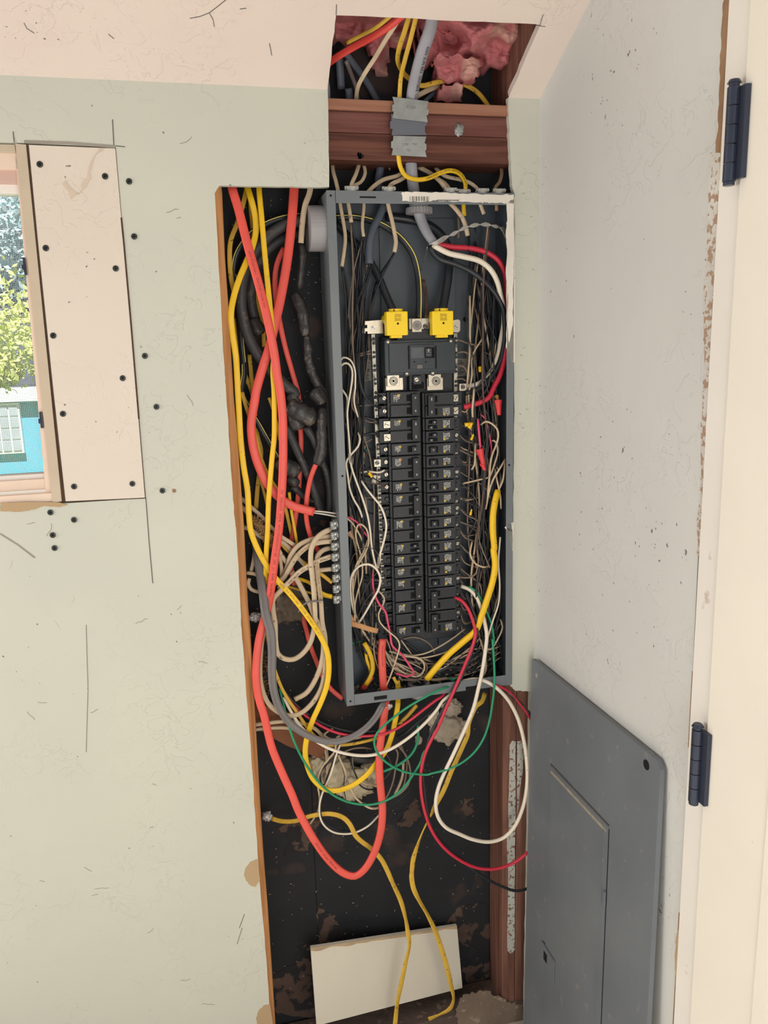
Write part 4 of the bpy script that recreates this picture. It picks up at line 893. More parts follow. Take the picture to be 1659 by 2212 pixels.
# --- orange
cable('O1','orange_cable',17.5,M_or,['B',(262,30,.04),(290,150,.02),(345,330),(440,700,.006),(540,1050),(640,1450,.001),(700,1750),(735,2000),'D',(530,0),(555,250),(560,450),(560,640),(553,850,.002),(538,1080),(520,1300),(485,1550),(455,1790,.006),(425,1980,.016),(385,2120,.014),'G',(150,380,.010),(128,560),(126,700),(145,850),(190,1000,-.004),(250,1250),(330,1450),(420,1650,-.012),'H',(270,130),(350,280),(430,395,-.02),(500,465),(550,493),(590,498,-.022),(640,462),(695,370),(732,250),(742,130),'G',(1150,1700),(1132,1500,-.012),(1130,1300),(1148,1150),(1168,1000),(1180,900,.006),'F',(428,1380),(418,1280,.02),(405,1180),(398,1050,.022),(393,950),(402,830,.03)],'orange flat cable hanging in a long pointed loop to near the white board',flat=.5,step=.006,nseg=12)
cable('O2','orange_cable',19.5,M_or,['B',(905,20,.05),(895,200),(880,400,.035),(850,700),(815,950),(760,1250),(715,1450,.026),(655,1700),(590,1900),(520,2150),'D',(300,100,.024),(268,300),(272,450),(305,620),(370,790),(440,910,.03),(540,1010),(660,1080),(780,1115),(843,1130,.03)],'orange flat cable bowing left and ending in a cut end beside the box clamps',flat=.5,nseg=12)
cable('O3','orange_cable',11,M_or,['B',(800,720,.06),(745,830),(715,950),(712,1150),(750,1420),(815,1720,.062),(880,1950),(945,2200),'D',(705,250,.075),(722,420),(722,560),(705,880,.07),(690,1050),(655,1300),(630,1450,.08),(640,1700),'G',(490,150,.085),(530,290),(570,440),(620,570),(670,690,.08),(740,790),(830,865,.07)],'narrow orange cable behind the other orange ones, running down to the box bottom corner',flat=.5)
cable('O4','orange_cable',10.5,M_or,['D',(865,680,.03),(815,810),(782,970),(770,1130),(785,1260),(830,1400,.05),(895,1500,.07)],'short orange cable coming out of the black taped splice',flat=.6)
cable(None,'orange_cable',9,M_or,['D',(640,1060,.088),(660,1200),(620,1420)],'dim orange cable end deepest in the cavity above the beige bundle',flat=.6)
for m_,dy,n_ in ((M_wh,-6,'white'),(M_bk,0,'black'),(M_wh,8,'dirty white')):
    cable(None,'thin_wire',3.4,m_,['D',(835,1128+dy,.03),(940,1140+dy*1.6),(1060,1160+dy*2,.03)],'%s conductor stripped from the cut end of the bowed orange cable'%n_,'wire')
# --- orange text
print_on('O1','SIMpull(TM)   NM-B   ***   PAT   SEE US.PATENTSW.COM   BUILD   02/27/2020   HU',.0060,(583,1290),M_inkred,flip=True,lat=0)
print_on('O1','10/2 WITH GROUND  TYPE NM-B 600V',.0060,(566,668),M_inkred,flip=True,lat=0)
print_on('O1','02/27/2020  E316464  NM-B 10/2',.0058,(690,1815),M_inkred,flip=False,lat=0)
print_on('O1','10/2 WITH GROUND',.0048,(826,1395),M_inkred,flip=True,lat=0)
# --- yellow in the left cavity
cable('Y1','yellow_cable',12.5,M_ye,['B',(410,40,.05),(470,230,.03),(512,400),(518,560,.03),(480,720),(420,870),(360,1010,.02),(300,1200),(272,1370,.015),(285,1560),(320,1800),(335,2050,.02),'D',(142,0),(155,220),(168,450),(195,700,.02),(232,930),(245,1150),(262,1300,.016),(315,1450),(400,1610),(490,1740,.020),(620,1880),(740,2030,.006),'G',(640,340,.004),(700,470),(718,600,.002),(700,760),(650,900),(590,1030),(545,1160,.006),(525,1290),(545,1420),(600,1530,.004),(700,1605),(790,1612),(900,1575),(1020,1490,.0),(1100,1395),(1180,1290,.012),(1225,1180),(1260,1030),(1280,900,.015),'F',(525,1330),(528,1230,.025),(520,1170,.03)],'long yellow cable looping down the left cavity and back up into the box bottom',flat=.45,nseg=12)
print_on('Y1','NM-B  12-2  WITH GRD   02/12/20   HW/600 V   12/2  A17',.0054,(606,1262),M_inkyel,flip=False,lat=0)
cable('Y2','yellow_cable',11.5,M_ye,['B',(548,30,.045),(552,150),(575,400,.02),(610,800),(645,1150),(680,1500,.014),(700,1750),(690,1950),'D',(477,30),(480,250),(478,450),(460,620,.014),(440,850),(425,1050),(417,1300,.016),(405,1500),(400,1650),(402,1800,.03)],'straight yellow cable dropping between the two orange ones',flat=.5,nseg=12)
cable('Y2b','yellow_cable',7,M_yo,['G',(205,300,.03),(235,450),(275,620,.02),(350,810),(440,950),(530,1080,.02),(600,1165),(700,1235),(850,1240,.03),(1000,1215),(1120,1180),(1250,1110),(1340,1020,.035),(1430,910)],'thin yellow cable sweeping under the box behind the gray one',flat=.6)
cable('Y3','yellow_cable',10.5,M_yo,['B',(440,60,.07),(400,250),(335,470,.06),(270,640),(258,820,.05),(275,1030),(305,1180,.05)],'dull yellow cable hugging the left stud near the top',flat=.45)
cable(None,'yellow_cable',9,M_yo,['B',(455,150,.085),(470,350),(485,500),(500,800,.088),(540,1250),(590,1500),(600,1700)],'dull yellow cable deep behind the black cables at upper left',flat=.5)
cable(None,'yellow_cable',8,M_yo,['D',(178,30,.05),(230,200),(300,420),(345,600,.05),(420,790),(500,920,.06),(560,1030),(640,1350,.08)],'yellow cable crossing behind the bowed orange cable',flat=.5)
cable(None,'yellow_cable',10,M_yo,['B',(300,1420,.088),(350,1650,.08),(400,1950),(480,2150),'D',(320,420,.08),(355,560),(345,740),(325,900,.08),(310,1100)],'dull yellow cable deep behind the bowed orange cable',flat=.5)
cable(None,'yellow_cable',9,M_yo,['B',(455,1780,.085),(475,2000,.075),(492,2200),'D',(262,140),(290,290,.07),(305,430),(318,560,.08)],'short piece of yellow cable beside the dusty black cables',flat=.5)
cable(None,'yellow_cable',6,M_yo,['D',(340,800,.07),(370,900),(400,1020),(430,1180,.07)],'printed yellow cable peeking left of the straight yellow one',flat=.5)
cable(None,'yellow_cable',6.5,M_yo,['D',(430,80,.04),(470,200),(510,350),(530,470,.05)],'small yellow cable peeking left of the longest orange one',flat=.5)
cable(None,'yellow_cable',6.5,M_ye,['D',(615,950,.06),(635,1120),(665,1290),(690,1440,.06)],'thin yellow cable crossing the dim orange one above the beige bundle',flat=.6)
cable('Y9','yellow_cable',8,M_yo,['D',(480,1320,.06),(560,1440),(640,1520),(740,1590,.05),(840,1660),(920,1710,.03),(1010,1780,.02)],'upper yellow cable entering the side clamps',flat=.6)
cable(None,'yellow_cable',7.5,M_ye,['D',(690,1740,.06),(800,1780,.05),(880,1850),(950,1890),(1012,1905,.02)],'lower yellow cable entering the side clamps',flat=.6)
cable(None,'yellow_cable',5,M_yo,['D',(560,1800,.08),(720,1850),(870,1890),(1010,1920,.03)],'thinnest yellow cable entering the lowest side clamp',flat=.6)
# --- top yellow
cable('YA','yellow_cable',10.5,M_yo,['A',(605,95,-.09),(575,200,-.07),(545,290,-.05),(530,380,-.02),(550,440),(600,500,.03),(680,548,.04),(770,530),(860,515,.04),(950,538),(1040,590,.05),(1120,690,.06)],'yellow cable bending behind the gray cable and off to the right above the plates',flat=.5)
cable('YB','yellow_cable',10,M_yo,['A',(650,100,-.10),(615,240,-.07),(575,390,-.04),(550,500,-.01),(541,640,.004)],'yellow cable dropping straight behind the nail plates',flat=.5)
cable('YC','yellow_cable',9.5,M_ye,['A',(533,960,.006),(545,1060,.012),(580,1125,.018),(650,1150,.02),(730,1140),(800,1108),(870,1092,.022),(930,1115),(963,1175,.036),(958,1240,.04),'C',(1090,70,.042),(1086,160),(1092,240,.045)],'yellow cable curving out below the nail plates into the box top',flat=.6)
print_on('YC','CERROMAX 12-2 WITH GROUND NM-B 600 V',.0050,.36,M_ink,flip=False,lat=0)
cable(None,'yellow_cable',8,M_yo,['A',(500,90,-.11),(400,170,-.08),(300,225,-.05),(205,275,-.03)],'yellow cable lying along the orange one in the ceiling hole',flat=.5)
cable('OT','orange_cable',15,cm('red_orange_jacket',(220,74,66)),['A',(570,90,-.10),(500,150,-.08),(390,225,-.05),(260,295,-.02),(150,360,0),(80,410,.02)],'red orange cable crossing the left corner of the ceiling hole',flat=.45)
cable(None,'white_cable',9.5,M_be,['A',(535,130,-.08),(450,260,-.06),(385,370,-.03),(320,470,-.01),(275,560,.02),(262,650,.04)],'flat beige cable hanging in the ceiling hole left of the yellow ones',flat=.4)
cable('GS','gray_cable',26,M_gl,['A',(760,90,-.11),(735,200,-.08),(690,330,-.055),(655,460,-.03),(630,570,-.006),(617,680,.012),(612,820,.022),(615,1000,.026),(620,1100,.03),(636,1240,.045),'C',(712,130,.045),(745,240,.05),(780,330,.045),(830,415,.035),(868,462,.03)],'thickest gray cable running down the middle into the box top',flat=.8,nseg=16,taper=lambda t:1 if t<.84 else 1-(t-.84)*1.6)
print_on('GS','600V SUN RES  OUTSIDE  CDRS  90 DEG  2/0',.0075,.13,M_ink,flip=False,lat=-.45)
print_on('GS','TYPE SER',.0070,.40,M_ink,flip=False,lat=-.45)
M_gd=cm('dark_gray_jacket',(84,92,104),.5,.3)
for nm,w_,mm,sp_,lb in (('gray_cable',17,M_gd,['A',(155,345,.05),(162,460,.06),(168,570,.07)],'cut off dark gray cable stub in the upper left of the ceiling hole'),
 ('gray_cable',14,M_gd,['A',(195,340,.03),(270,440,.05),(340,540,.07),(400,650,.085)],'dark gray cable slanting right in the upper left of the ceiling hole'),
 ('gray_cable',16,M_gd,['A',(215,565,.05),(222,660,.06)],'short dark gray cable standing on the top plate'),
 ('gray_cable',9,cm('mid_gray_jacket',(120,112,110)),['A',(200,390,.02),(235,480,.05),(262,560,.06),(275,650,.07)],'thin gray cable beside the slanting one in the ceiling hole'),
 ('gray_cable',8,M_gl,['A',(70,480,.03),(85,560,.05),(88,650,.06)],'gray cable at the extreme left edge of the ceiling hole'),
 ('white_cable',11,M_be,['A',(800,545,.06),(720,580,.05),(640,622,.05)],'beige cable passing right behind the thickest gray cable, upper of two'),
 ('gray_cable',9,M_gd,['A',(815,570,.07),(760,600,.07),(700,650,.07)],'gray cable passing right behind the thickest gray cable, lower of two')):
    cable(None,nm,w_,mm,sp_,lb,flat=.75)
# --- between the plates and the box top, then inside the box
cable(None,'white_cable',8,M_be,['A',(112,1030,.07),(118,1100,.05),(135,1160,.04),(155,1240,.03),'C',(118,60,.03),(125,150,.032),(150,290,.035),(165,410),(155,520,.03),(138,632,.03)],'beige cable farthest left at the box top, sheath ending midway down the corner',flat=.7)
cable(None,'white_cable',8.5,M_be,['A',(288,1030,.06),(265,1110,.04),(235,1180,.03),(222,1240,.028),'C',(183,80,.03),(198,200),(212,290,.03)],'beige cable entering the leftmost box clamp from the right',flat=.7)
cable(None,'white_cable',7.5,M_be,['A',(312,1050,.06),(322,1110,.05),(295,1165,.045),(245,1190,.04),(200,1225,.04)],'beige cable making a small hook above the leftmost clamp',flat=.7)
cable('CC','gray_cable',17,M_gd,['A',(425,1010,.07),(418,1090,.07),(408,1160,.07),(430,1300,.065),'C',(470,130,.06),(435,230,.055),(385,330,.05),(358,430,.045),(350,520),(354,612,.04)],'dark gray cable bending down inside the box upper left, ending in a frayed end',flat=.85,nseg=14)
cable('WT','white_cable',9,M_be,['A',(600,1060,.06),(540,1120,.045),(440,1150,.04),(380,1190,.03),(335,1235,.028)],'beige printed cable arching left above the box, longer of two',flat=.7)
print_on('WT','12/2 W/GROUND',.005,.15,M_ink,flip=True)
cable(None,'white_cable',9,M_be,['A',(600,1120,.045),(540,1155,.035),(490,1180,.03),(462,1230,.028),'C',(490,90,.03),(505,180,.032),(530,280),(548,370,.034),(560,440),(548,520,.03)],'beige cable dropping from the box top in a long S, left of center',flat=.7)
cable(None,'white_cable',7,M_be,['C',(312,120,.04),(308,200,.04),(298,290,.038),(300,350),(308,400,.035)],'short beige cable stub in the box upper left',flat=.7)
cable(None,'white_cable',9.5,M_be,['A',(665,1070,.06),(740,1110,.045),(810,1170,.035),(850,1240,.03),'C',(970,120,.032),(1030,190,.035),(1080,260),(1105,330,.035),(1118,395,.035)],'beige cable slanting from the gray cable to the clamp right of the barcode',flat=.7)
cable(None,'white_cable',8,M_be,['A',(770,1075,.06),(830,1125,.05),(930,1150,.045),(1000,1175,.04),(1050,1225,.035),'C',(1205,110,.035),(1225,170),(1245,225,.036)],'beige cable arching to the second clamp from the right end',flat=.7)
cable(None,'white_cable',7,M_be,['A',(760,1130,.06),(830,1170,.05),(875,1225,.04)],'short beige cable under the arching one at the box top',flat=.7)
cable(None,'white_cable',7.5,cm('tan_jacket',(150,120,92),.6),['A',(1188,1045,.06),(1196,1110,.05),(1180,1170,.045),(1155,1200,.04),(1165,1260,.036),'C',(1345,100,.036),(1344,200,.036)],'tan cable at the right end clamp of the box top',flat=.6)
cable(None,'white_cable',4.5,M_gw,['A',(470,1050,.07),(480,1090,.07)],'tiny beige stub above the box, left of the gray cable',flat=.7)
cable(None,'white_cable',5,M_gw,['C',(1045,250,.06),(1050,330),(1045,410,.06)],'dim beige stub behind the yellow cable inside the box',flat=.7)
# big black feeders inside the box
cable('K1','black_cable',14,M_bk,['C',(90,250,.075),(250,252,.07),(400,288,.06),(520,350),(620,440,.05),(690,545),(728,690,.045),(740,850),(737,1040,.03)],'thick black cable with yellow stripe arching down to the neutral lug',nseg=14)
path,a_,b_,o_=PATHS['K1']; T_,S_=frames(path)
sp2=[(p+S_[i].cross(T_[i]).normalized()*a_*.86-S_[i]*a_*.42,0) for i,(p,_) in enumerate(path)]
tube('stripe',sp2,.0013,.0011,M_strip,o_,6)
cable('K2','black_cable',17,M_bk,['C',(90,300,.082),(170,380,.078),(270,480,.07),(360,600,.065),(430,730,.055),(480,850,.045),(540,985,.024)],'thick black cable running down to the left yellow lug cover',nseg=14)
cable('K3','black_cable',19,M_bk,['C',(480,245,.082),(620,262,.08),(760,290,.078),(870,350,.072),(945,440,.066),(972,560,.058),(968,700,.05),(945,850,.04),(920,985,.022)],'thick black cable curving behind to the right yellow lug cover',nseg=14)
for k in range(5):
    cable(None,'copper_strand',2.6,M_cu,['C',(758+k*6,735,.04),(778+k*5,830-k*4,.04),(788+k*5,930,.034),(786+k*6,1035,.03)],'twisted dark bare strands dropping to the neutral lug','wire','bare strands at the neutral lug')
# feed conductors of the gray cable
cable(None,'red_cable',11.5,M_re,['C',(845,440,.034),(900,462,.030),(1000,482),(1140,492,.028),(1260,522),(1350,580,.026),(1405,670),(1422,780,.03),(1424,950),(1422,1150,.034),(1412,1330),(1375,1470,.03),(1320,1580),'E',(1390,245,.026),(1280,300),(1170,330,.030)],'thick red cable curving along the right side to the top right breaker',nseg=14)
cable(None,'white_cable',11.5,M_wh,['C',(850,465,.026),(890,490,.022),(970,530),(1090,558,.02),(1210,590),(1290,650,.02),(1345,740),(1375,860),(1395,950,.03),(1400,1080,.04),(1380,1200),(1355,1330,.044),(1290,1470),(1210,1545,.044),(1110,1572,.045)],'thick white cable curving along the right side to the small square lug',nseg=14)
cable(None,'black_cable',11.5,M_bk,['C',(830,470,.03),(850,530,.03),(910,580),(1010,612,.026),(1130,665),(1230,735,.024),(1330,840),(1390,950,.028),(1410,1080),(1405,1230,.034),(1360,1400,.036),(1290,1510),(1200,1590),(1100,1620,.034)],'thick black cable curving beside the white one to the top right breaker',nseg=14)
for k in range(6):
    o=k-2.5
    cable(None,'bare_strand',2.0,M_al,['C',(815+k*4,462,.02),(870,450+o*5,.016),(940,412+o*7),(1010,378-o*6,.014),(1090,335+o*6),(1170,312-o*6,.012),(1260,306+o*6),(1340,322-o*5,.014),(1395,345+o*8),(1418,400+o*10,.02)],'bare twisted aluminium strands bent off to the right of the gray cable','wire','bare strands of the gray cable')
cable(None,'bare_strand',1.4,M_al,['C',(805,480,.03),(790,560,.05),(760,665,.08)],'single hair-thin bare strand hanging below the gray cable end','wire')
# black cables of the left cavity
cable('L1','black_cable',15,M_bk,['C',(40,246,.075),'B',(1040,395,.072),(940,400,.066),(830,412,.06),(720,440),(600,490,.055),(480,570),(390,670,.055),(320,800),(300,950,.06),(330,1200,.07),(380,1700,.075),(400,1950),'D',(180,40,.07),(250,190),(340,340,.06),(430,500),(520,660,.06),(640,860),(760,1000,.07),(830,1050,.08)],'black cable with thin yellow stripe, outermost arc in the left cavity',nseg=12)
path,a_,b_,o_=PATHS['L1']; T_,S_=frames(path)
tube('stripe',[(p+S_[i].cross(T_[i]).normalized()*a_*.8-S_[i]*a_*.5*(-1 if T_[i].x<0 else 1),0) for i,(p,_) in enumerate(path)],.0011,.001,M_strip,o_,6)
cable('L2','black_cable',24,M_bkg,['C',(30,300,.06),'B',(1040,440,.058),(900,460,.052),(780,505,.05),(640,600),(520,740,.045),(420,920),(375,1150,.045),(380,1350),(430,1560,.045),(530,1760),(660,1930,.04),(800,2070),(910,2170,.036),'D',(640,80,.034),(690,140,.034)],'thickest dusty black cable sweeping down to the big taped splice',nseg=14)
cable(None,'black_cable',21,M_bkg,['C',(30,345,.08),'B',(1040,560,.08),(900,580,.075),(760,640),(620,750,.07),(520,900),(475,1080,.07),(480,1300),(520,1450,.07)],'inner dusty black cable arc ending at a taped lump',nseg=14)
cable(None,'black_cable',18,M_bkg,['D',(590,330,.06),(650,480),(720,640,.055),(790,790),(850,960,.06),(900,1120,.07)],'dark gray black cable running diagonally below the big taped splice',nseg=12)
cable(None,'black_cable',15,M_bkg,['D',(910,640,.07),(960,780),(985,950),(985,1130,.075)],'black cable dropping along the outside of the box',nseg=12)
cable(None,'black_cable',17,M_bkg,['D',(770,350,.045),(840,460,.045),(880,560,.05)],'short black cable between the two taped splices',nseg=12)
cable(None,'black_cable',14,M_bkg,['D',(640,890,.06),(720,960),(810,1030,.07)],'short dark cable end below the tattered taped lump',nseg=12)
cable(None,'black_cable',17,M_bkg,['O',(880,410,.05),(980,440),(1100,450),(1200,430,.05)],'short thick dark cable behind the cream foam',nseg=12)
def tapeblob(spec,wpx,label,seed,loop=None,flat=.8,name='taped_splice'):
    path=smoothpath(pts(spec,.03),.004); a=rad(wpx,path); bm=bmesh.new(); T,S=frames(path); R=[];n=22
    for i,(p,tw) in enumerate(path):
        N=S[i].cross(T[i]).normalized(); t=i/(len(path)-1); e_=min(1,.62+3*min(t,1-t)); rr=[]
        wv=1+.05*math.sin(i*1.1+seed)+.16*noise.noise(Vector((i*.5,seed,0)))
        for q in range(n):
            an=2*PI*q/n; k=e_*wv*(1+.20*noise.noise(Vector((math.cos(an)*1.5,math.sin(an)*1.5,i*.10+seed*5)))+.13*noise.noise(Vector((math.cos(an+i*.12)*4,math.sin(an+i*.12)*4,i*.25+seed))))
            rr.append(bm.verts.new(p+(S[i]*math.cos(an)+N*math.sin(an)*flat)*a*k))
        R.append(rr)
    for i in range(len(R)-1):
        for q in range(n): bm.faces.new((R[i][q],R[i][(q+1)%n],R[i+1][(q+1)%n],R[i+1][q]))
    bm.faces.new(R[0][::-1]); bm.faces.new(R[-1]); return tag(obj(name,bm,M_tape,None,True),label,'tape')
tapeblob(['D',(600,150,.026),(680,200,.022),(770,250,.022),(850,270,.024)],44,'big lump of black tape and rubber on the thickest black cable',1)
tapeblob(['D',(640,210,.03),(680,300,.028),(700,370,.03)],34,'lower fold of the big black taped lump',2)
tapeblob(['B',(900,1170,.05),(950,1260,.045),(985,1370,.04),(1000,1480),(1010,1590,.04)],25,'upper wrinkled twist of black tape hanging beside the box',3)
tapeblob(['B',(1020,1590,.04),(1035,1700),(1050,1850,.038),(1085,1960),(1130,2060,.036),(1180,2150,.034),(1220,2200,.034)],20,'long thin wrinkled stretch of black tape above the taped knot',4)
tapeblob(['D',(830,10,.03),(880,60,.028),(930,130,.03)],30,'taped knot touching the left side of the box',5)
tapeblob(['D',(920,170,.034),(915,290),(912,400,.03),(915,500),(905,600,.03),(870,700,.03)],24,'black taped splice leading into the short orange cable',6)
tapeblob(['B',(968,670,.05),(985,780,.045),(975,900),(960,1020,.045),(955,1130,.05)],16,'loose loop of black plastic tape under the cut beige cable',7)
tapeblob(['B',(480,1430,.065),(530,1500,.06),(560,1580,.06)],30,'dusty taped lump on the inner black arc',8)
tapeblob(['D',(490,690,.05),(570,720,.046),(640,740),(690,780,.05)],36,'tattered gray taped lump behind the long orange cable',9)
tapeblob(['D',(600,810,.055),(650,850,.05),(690,880,.055)],22,'small tattered tape tail below the gray taped lump',10)
cable(None,'white_cable',12.5,M_be,['B',(1075,40,.05),(1050,180,.045),(1010,290,.04),(988,410),(975,540,.04),(967,668,.04)],'short beige cable hanging beside the gray conduit stub, cut off',flat=.75)
# --- beige bundle at the side clamps
Wl=[
 ('B1',11,['D',(1000,1290,.018),(930,1320),(870,1370,.012),(825,1450),(812,1560),(830,1740,.008),(845,1900),(852,2130,.012),'G',(592,320,.02),(565,410),(500,500,.02),(430,543),(360,540),(305,500,.02),(285,400),(280,250,.02),(262,130),'D',(470,1930,.03),(530,1860,.02),(610,1780),(700,1690,.012),(790,1630),(860,1590),(1000,1540,.016)],'beige cable from the top side clamp making the small U loop, printed end returning'),
 ('B2',11,['D',(1005,1400,.02),(900,1410),(800,1440,.022),(710,1510),(650,1590),(600,1680,.03),(550,1750),(480,1790,.04)],'beige cable arching into the second side clamp'),
 ('B3',10.5,['D',(1000,1350,.026),(900,1370),(800,1390,.03),(700,1440),(630,1530,.036),(600,1620),(570,1710),(520,1770,.045)],'grayish beige cable arching just above the second one',),
 ('B4',10.5,['D',(1000,1460,.03),(930,1480),(880,1530,.02),(870,1620),(885,1780,.014),(905,1950),(920,2150,.02),'G',(685,350,.022),(692,500),(685,640),(655,780,.016),(590,890),(500,975),(420,1003,.016),(330,985),(240,920,.016),(185,820),(160,700),(158,520,.02),(178,360),(205,260,.03)],'beige cable making the widest loop down the left cavity'),
 ('B5',9.5,['D',(1005,1655,.02),(950,1660),(890,1665,.03),(830,1650,.04)],'short beige cable entering the middle side clamp'),
 ('B6',11,['D',(640,1680,.03),(690,1760),(760,1890,.026),(810,1990),'G',(590,170,.024),(650,300),(672,400,.02),(668,520),(640,630,.02),(590,740),(530,820),(440,870,.03)],'beige cable falling through the middle and curling to a cut end'),
 ('B7',8.5,['D',(170,1000,.06),(270,1090,.05),(360,1170),(430,1250,.045),(520,1340),(610,1400,.04),(700,1460,.05)],'beige cable entering from the left stud, highest'),
 ('B8',9,['D',(180,1080,.065),(280,1190,.055),(370,1270),(440,1340,.05),(530,1500),(620,1650,.045)],'beige cable entering from the left stud, second'),
 ('B9',9,['D',(190,1270,.06),(260,1290,.055),(330,1340),(420,1390,.05),(540,1400,.05),(650,1500),(760,1620,.05),(880,1700,.05)],'beige cable entering from the left stud, third'),
 ('B10',8,['D',(300,1400,.06),(295,1520,.055),(280,1610),(262,1690,.055)],'short beige cable standing beside the gray flat cable'),
 ('B11',8,['D',(225,1690,.05),(300,1700),(350,1730,.045),(440,1760),(520,1790,.05)],'beige cable running flat behind the gray flat cable, upper of the small loop'),
 ('B12',8,['D',(250,1740,.05),(240,1790),(265,1840,.048),(330,1865),(400,1870,.05)],'small beige hook at the left stud, lower of the small loop'),
 ('B13',8,['D',(510,1440,.05),(530,1550),(545,1650,.045),(540,1760),(520,1830,.05)],'short upright beige cable behind the long orange cable'),
 ('B14',8,['G',(120,1075,.03),(220,1062),(330,1050,.03),(440,1052),(540,1075,.05),(620,1120),(680,1200,.06),(700,1320),(708,1420,.07)],'upper of two pale cables crossing from the left stud under the box'),
 ('B15',7.5,['G',(120,1115,.034),(220,1105),(330,1100,.034),(420,1108),(470,1120,.05)],'lower of two pale cables crossing from the left stud under the box'),
 ('B16',6.5,['G',(180,370,.05),(170,520),(165,700,.045),(175,820)],'dim beige cable behind the orange one at the left stud'),
]
for k_,w_,sp_,lb in Wl: cable(k_,'white_cable',w_,M_be,sp_,lb,flat=.72)
print_on('B1','DUTRAX  TYPE  NM  12/2  WITH GRO',.0060,(712,1203),M_ink,flip=True)
print_on('B4','TYPE NM 600V 12/2 W/GR  TYPE NM CABLE',.0052,.05,M_inkyel,flip=False)
print_on('B2','TYPE NM 12/2',.0050,.30,M_inkyel,flip=False)
cable(None,'tie_wire',4,M_gy,['G',(470,160,.012),(510,100),(560,75,.002),(620,70,.004),(670,60,.004)],'twisted gray wire tying two beige cables together','wire')
# gray cable
cable('GF','gray_cable',19,M_gy,['D',(330,1200,.085),(312,1360,.07),(325,1520,.045),(350,1700,.030),(376,1880,.014),(400,2060,0),'G',(243,310,-.006),(256,480,-.008),(255,650),(270,800),(310,930,-.010),(380,1040),(470,1120),(580,1180,-.012),(700,1212),(810,1208,-.012),(930,1165),(1040,1085),(1110,1000),(1155,920,-.002),'F',(432,1350,.01),(445,1290,.016),(455,1240,.022)],'flat ribbed gray cable sweeping from the left cavity under and up into the box bottom',flat=.6,nseg=36,grooves=2.5,taper=lambda t:1 if t<.35 else max(.8,1-(t-.35)*.6))
# white, red, black runs under the box
cable('RW','white_cable',7,M_wh,['G',(350,850,.03),(410,970,.02),(480,1080,.01),(590,1190,-.004),(720,1268),(890,1318,-.012),(1060,1325),(1200,1285,-.014),(1350,1195),(1500,1065,-.010),(1600,950),'I',(300,530,-.004),(360,480,.0),'F',(960,1245,.012),(1010,1200,.02)],'white wire sweeping in a wide arc below the gray cable','wire')
cable(None,'red_cable',6,M_re,['G',(380,850,.035),(430,920,.03),(540,1010,.02),(700,1110,.004),(850,1158,-.004),(1030,1168,-.006),(1200,1140),(1350,1060,-.010),(1500,945),(1600,870),'I',(290,495,0),'F',(940,1230,.014),(1040,1190,.02)],'red wire sweeping under the box above the white one','wire')
cable(None,'black_wire',6,M_bk,['G',(330,760,.04),(420,880,.035),(560,1000,.025),(720,1085,.02),(900,1128,.016),(1100,1125),(1250,1105,.014),(1400,1030),(1500,950,.012),(1600,880)],'black wire sweeping under the box, upper of two','wire')
cable(None,'black_wire',5,M_bk,['G',(350,800,.045),(450,930,.04),(600,1060,.03),(760,1130,.025),(900,1155),(1100,1150,.02),(1300,1080)],'black wire sweeping under the box, lower of two','wire')
cable(None,'black_wire',7,M_bk,['G',(1659,860,.0),(1560,960,.004),(1440,1060,.01),(1330,1150,.02),(1280,1170,.03)],'black wire slanting down to the left under the box center','wire')
cable(None,'yellow_cable',8,M_yo,['F',(680,1370,.02),(620,1440,.02),(560,1500,.02),'G',(1340,1020,.025)],'short yellow cable leaving the box bottom center',flat=.6)
# green
cable('G1','green_wire',5.2,M_gn,['G',(315,780,.04),(345,890,.03),(370,1000,.015),(405,1130,-.012),(470,1290,-.014),(550,1430),(660,1570,-.016),(780,1665),(900,1712),(1050,1728,-.018),(1180,1695),(1300,1615),(1400,1490,-.016),(1470,1370),'I',(130,990,-.016),(200,880),(260,730,-.014)],'green wire making the widest arc below everything','wire')
cable('G2','green_wire',5,M_gn,['F',(1020,1205,.02),(960,1215,.004),(900,1232,-.012),'G',(1610,795),(1500,852,-.02),(1350,940),(1200,1055),(1110,1145,-.022),(1088,1210),(1110,1300),(1180,1378),(1300,1448,-.024),(1400,1474),(1530,1482),'I',(200,1150,-.026),(350,1112),(460,1060),(560,980,-.026),(640,870),(690,740),(725,560,-.024),(742,400),(742,250,-.020),(728,0),'F',(1310,870,-.004),(1290,720,.01),(1255,620,.02),(1210,520),(1160,440,.03),(1100,405,.035)],'green wire looping out of the box bottom and back up the right side','wire')
cable(None,'green_wire',6,M_gn,['G',(1440,1070,.02),(1442,1200,.01),(1395,1310),(1290,1400,0),(1150,1462)],'short green wire crossing inside the green loop','wire')
cable(None,'green_wire',4,M_gn,['F',(130,845,.07),(160,865),(200,855,.065),(230,845)],'green wire visible inside the lower left of the box','wire')
cable(None,'green_wire',3.6,M_gn,['E',(185,750,.08),(240,735),(300,712),(330,710)],'green wire behind the left neutral bar','wire')
cable(None,'green_wire',5,M_gn,['F',(940,1150,.03),(975,1165,.025),(1010,1140,.02)],'green scrap end on the box floor','wire')
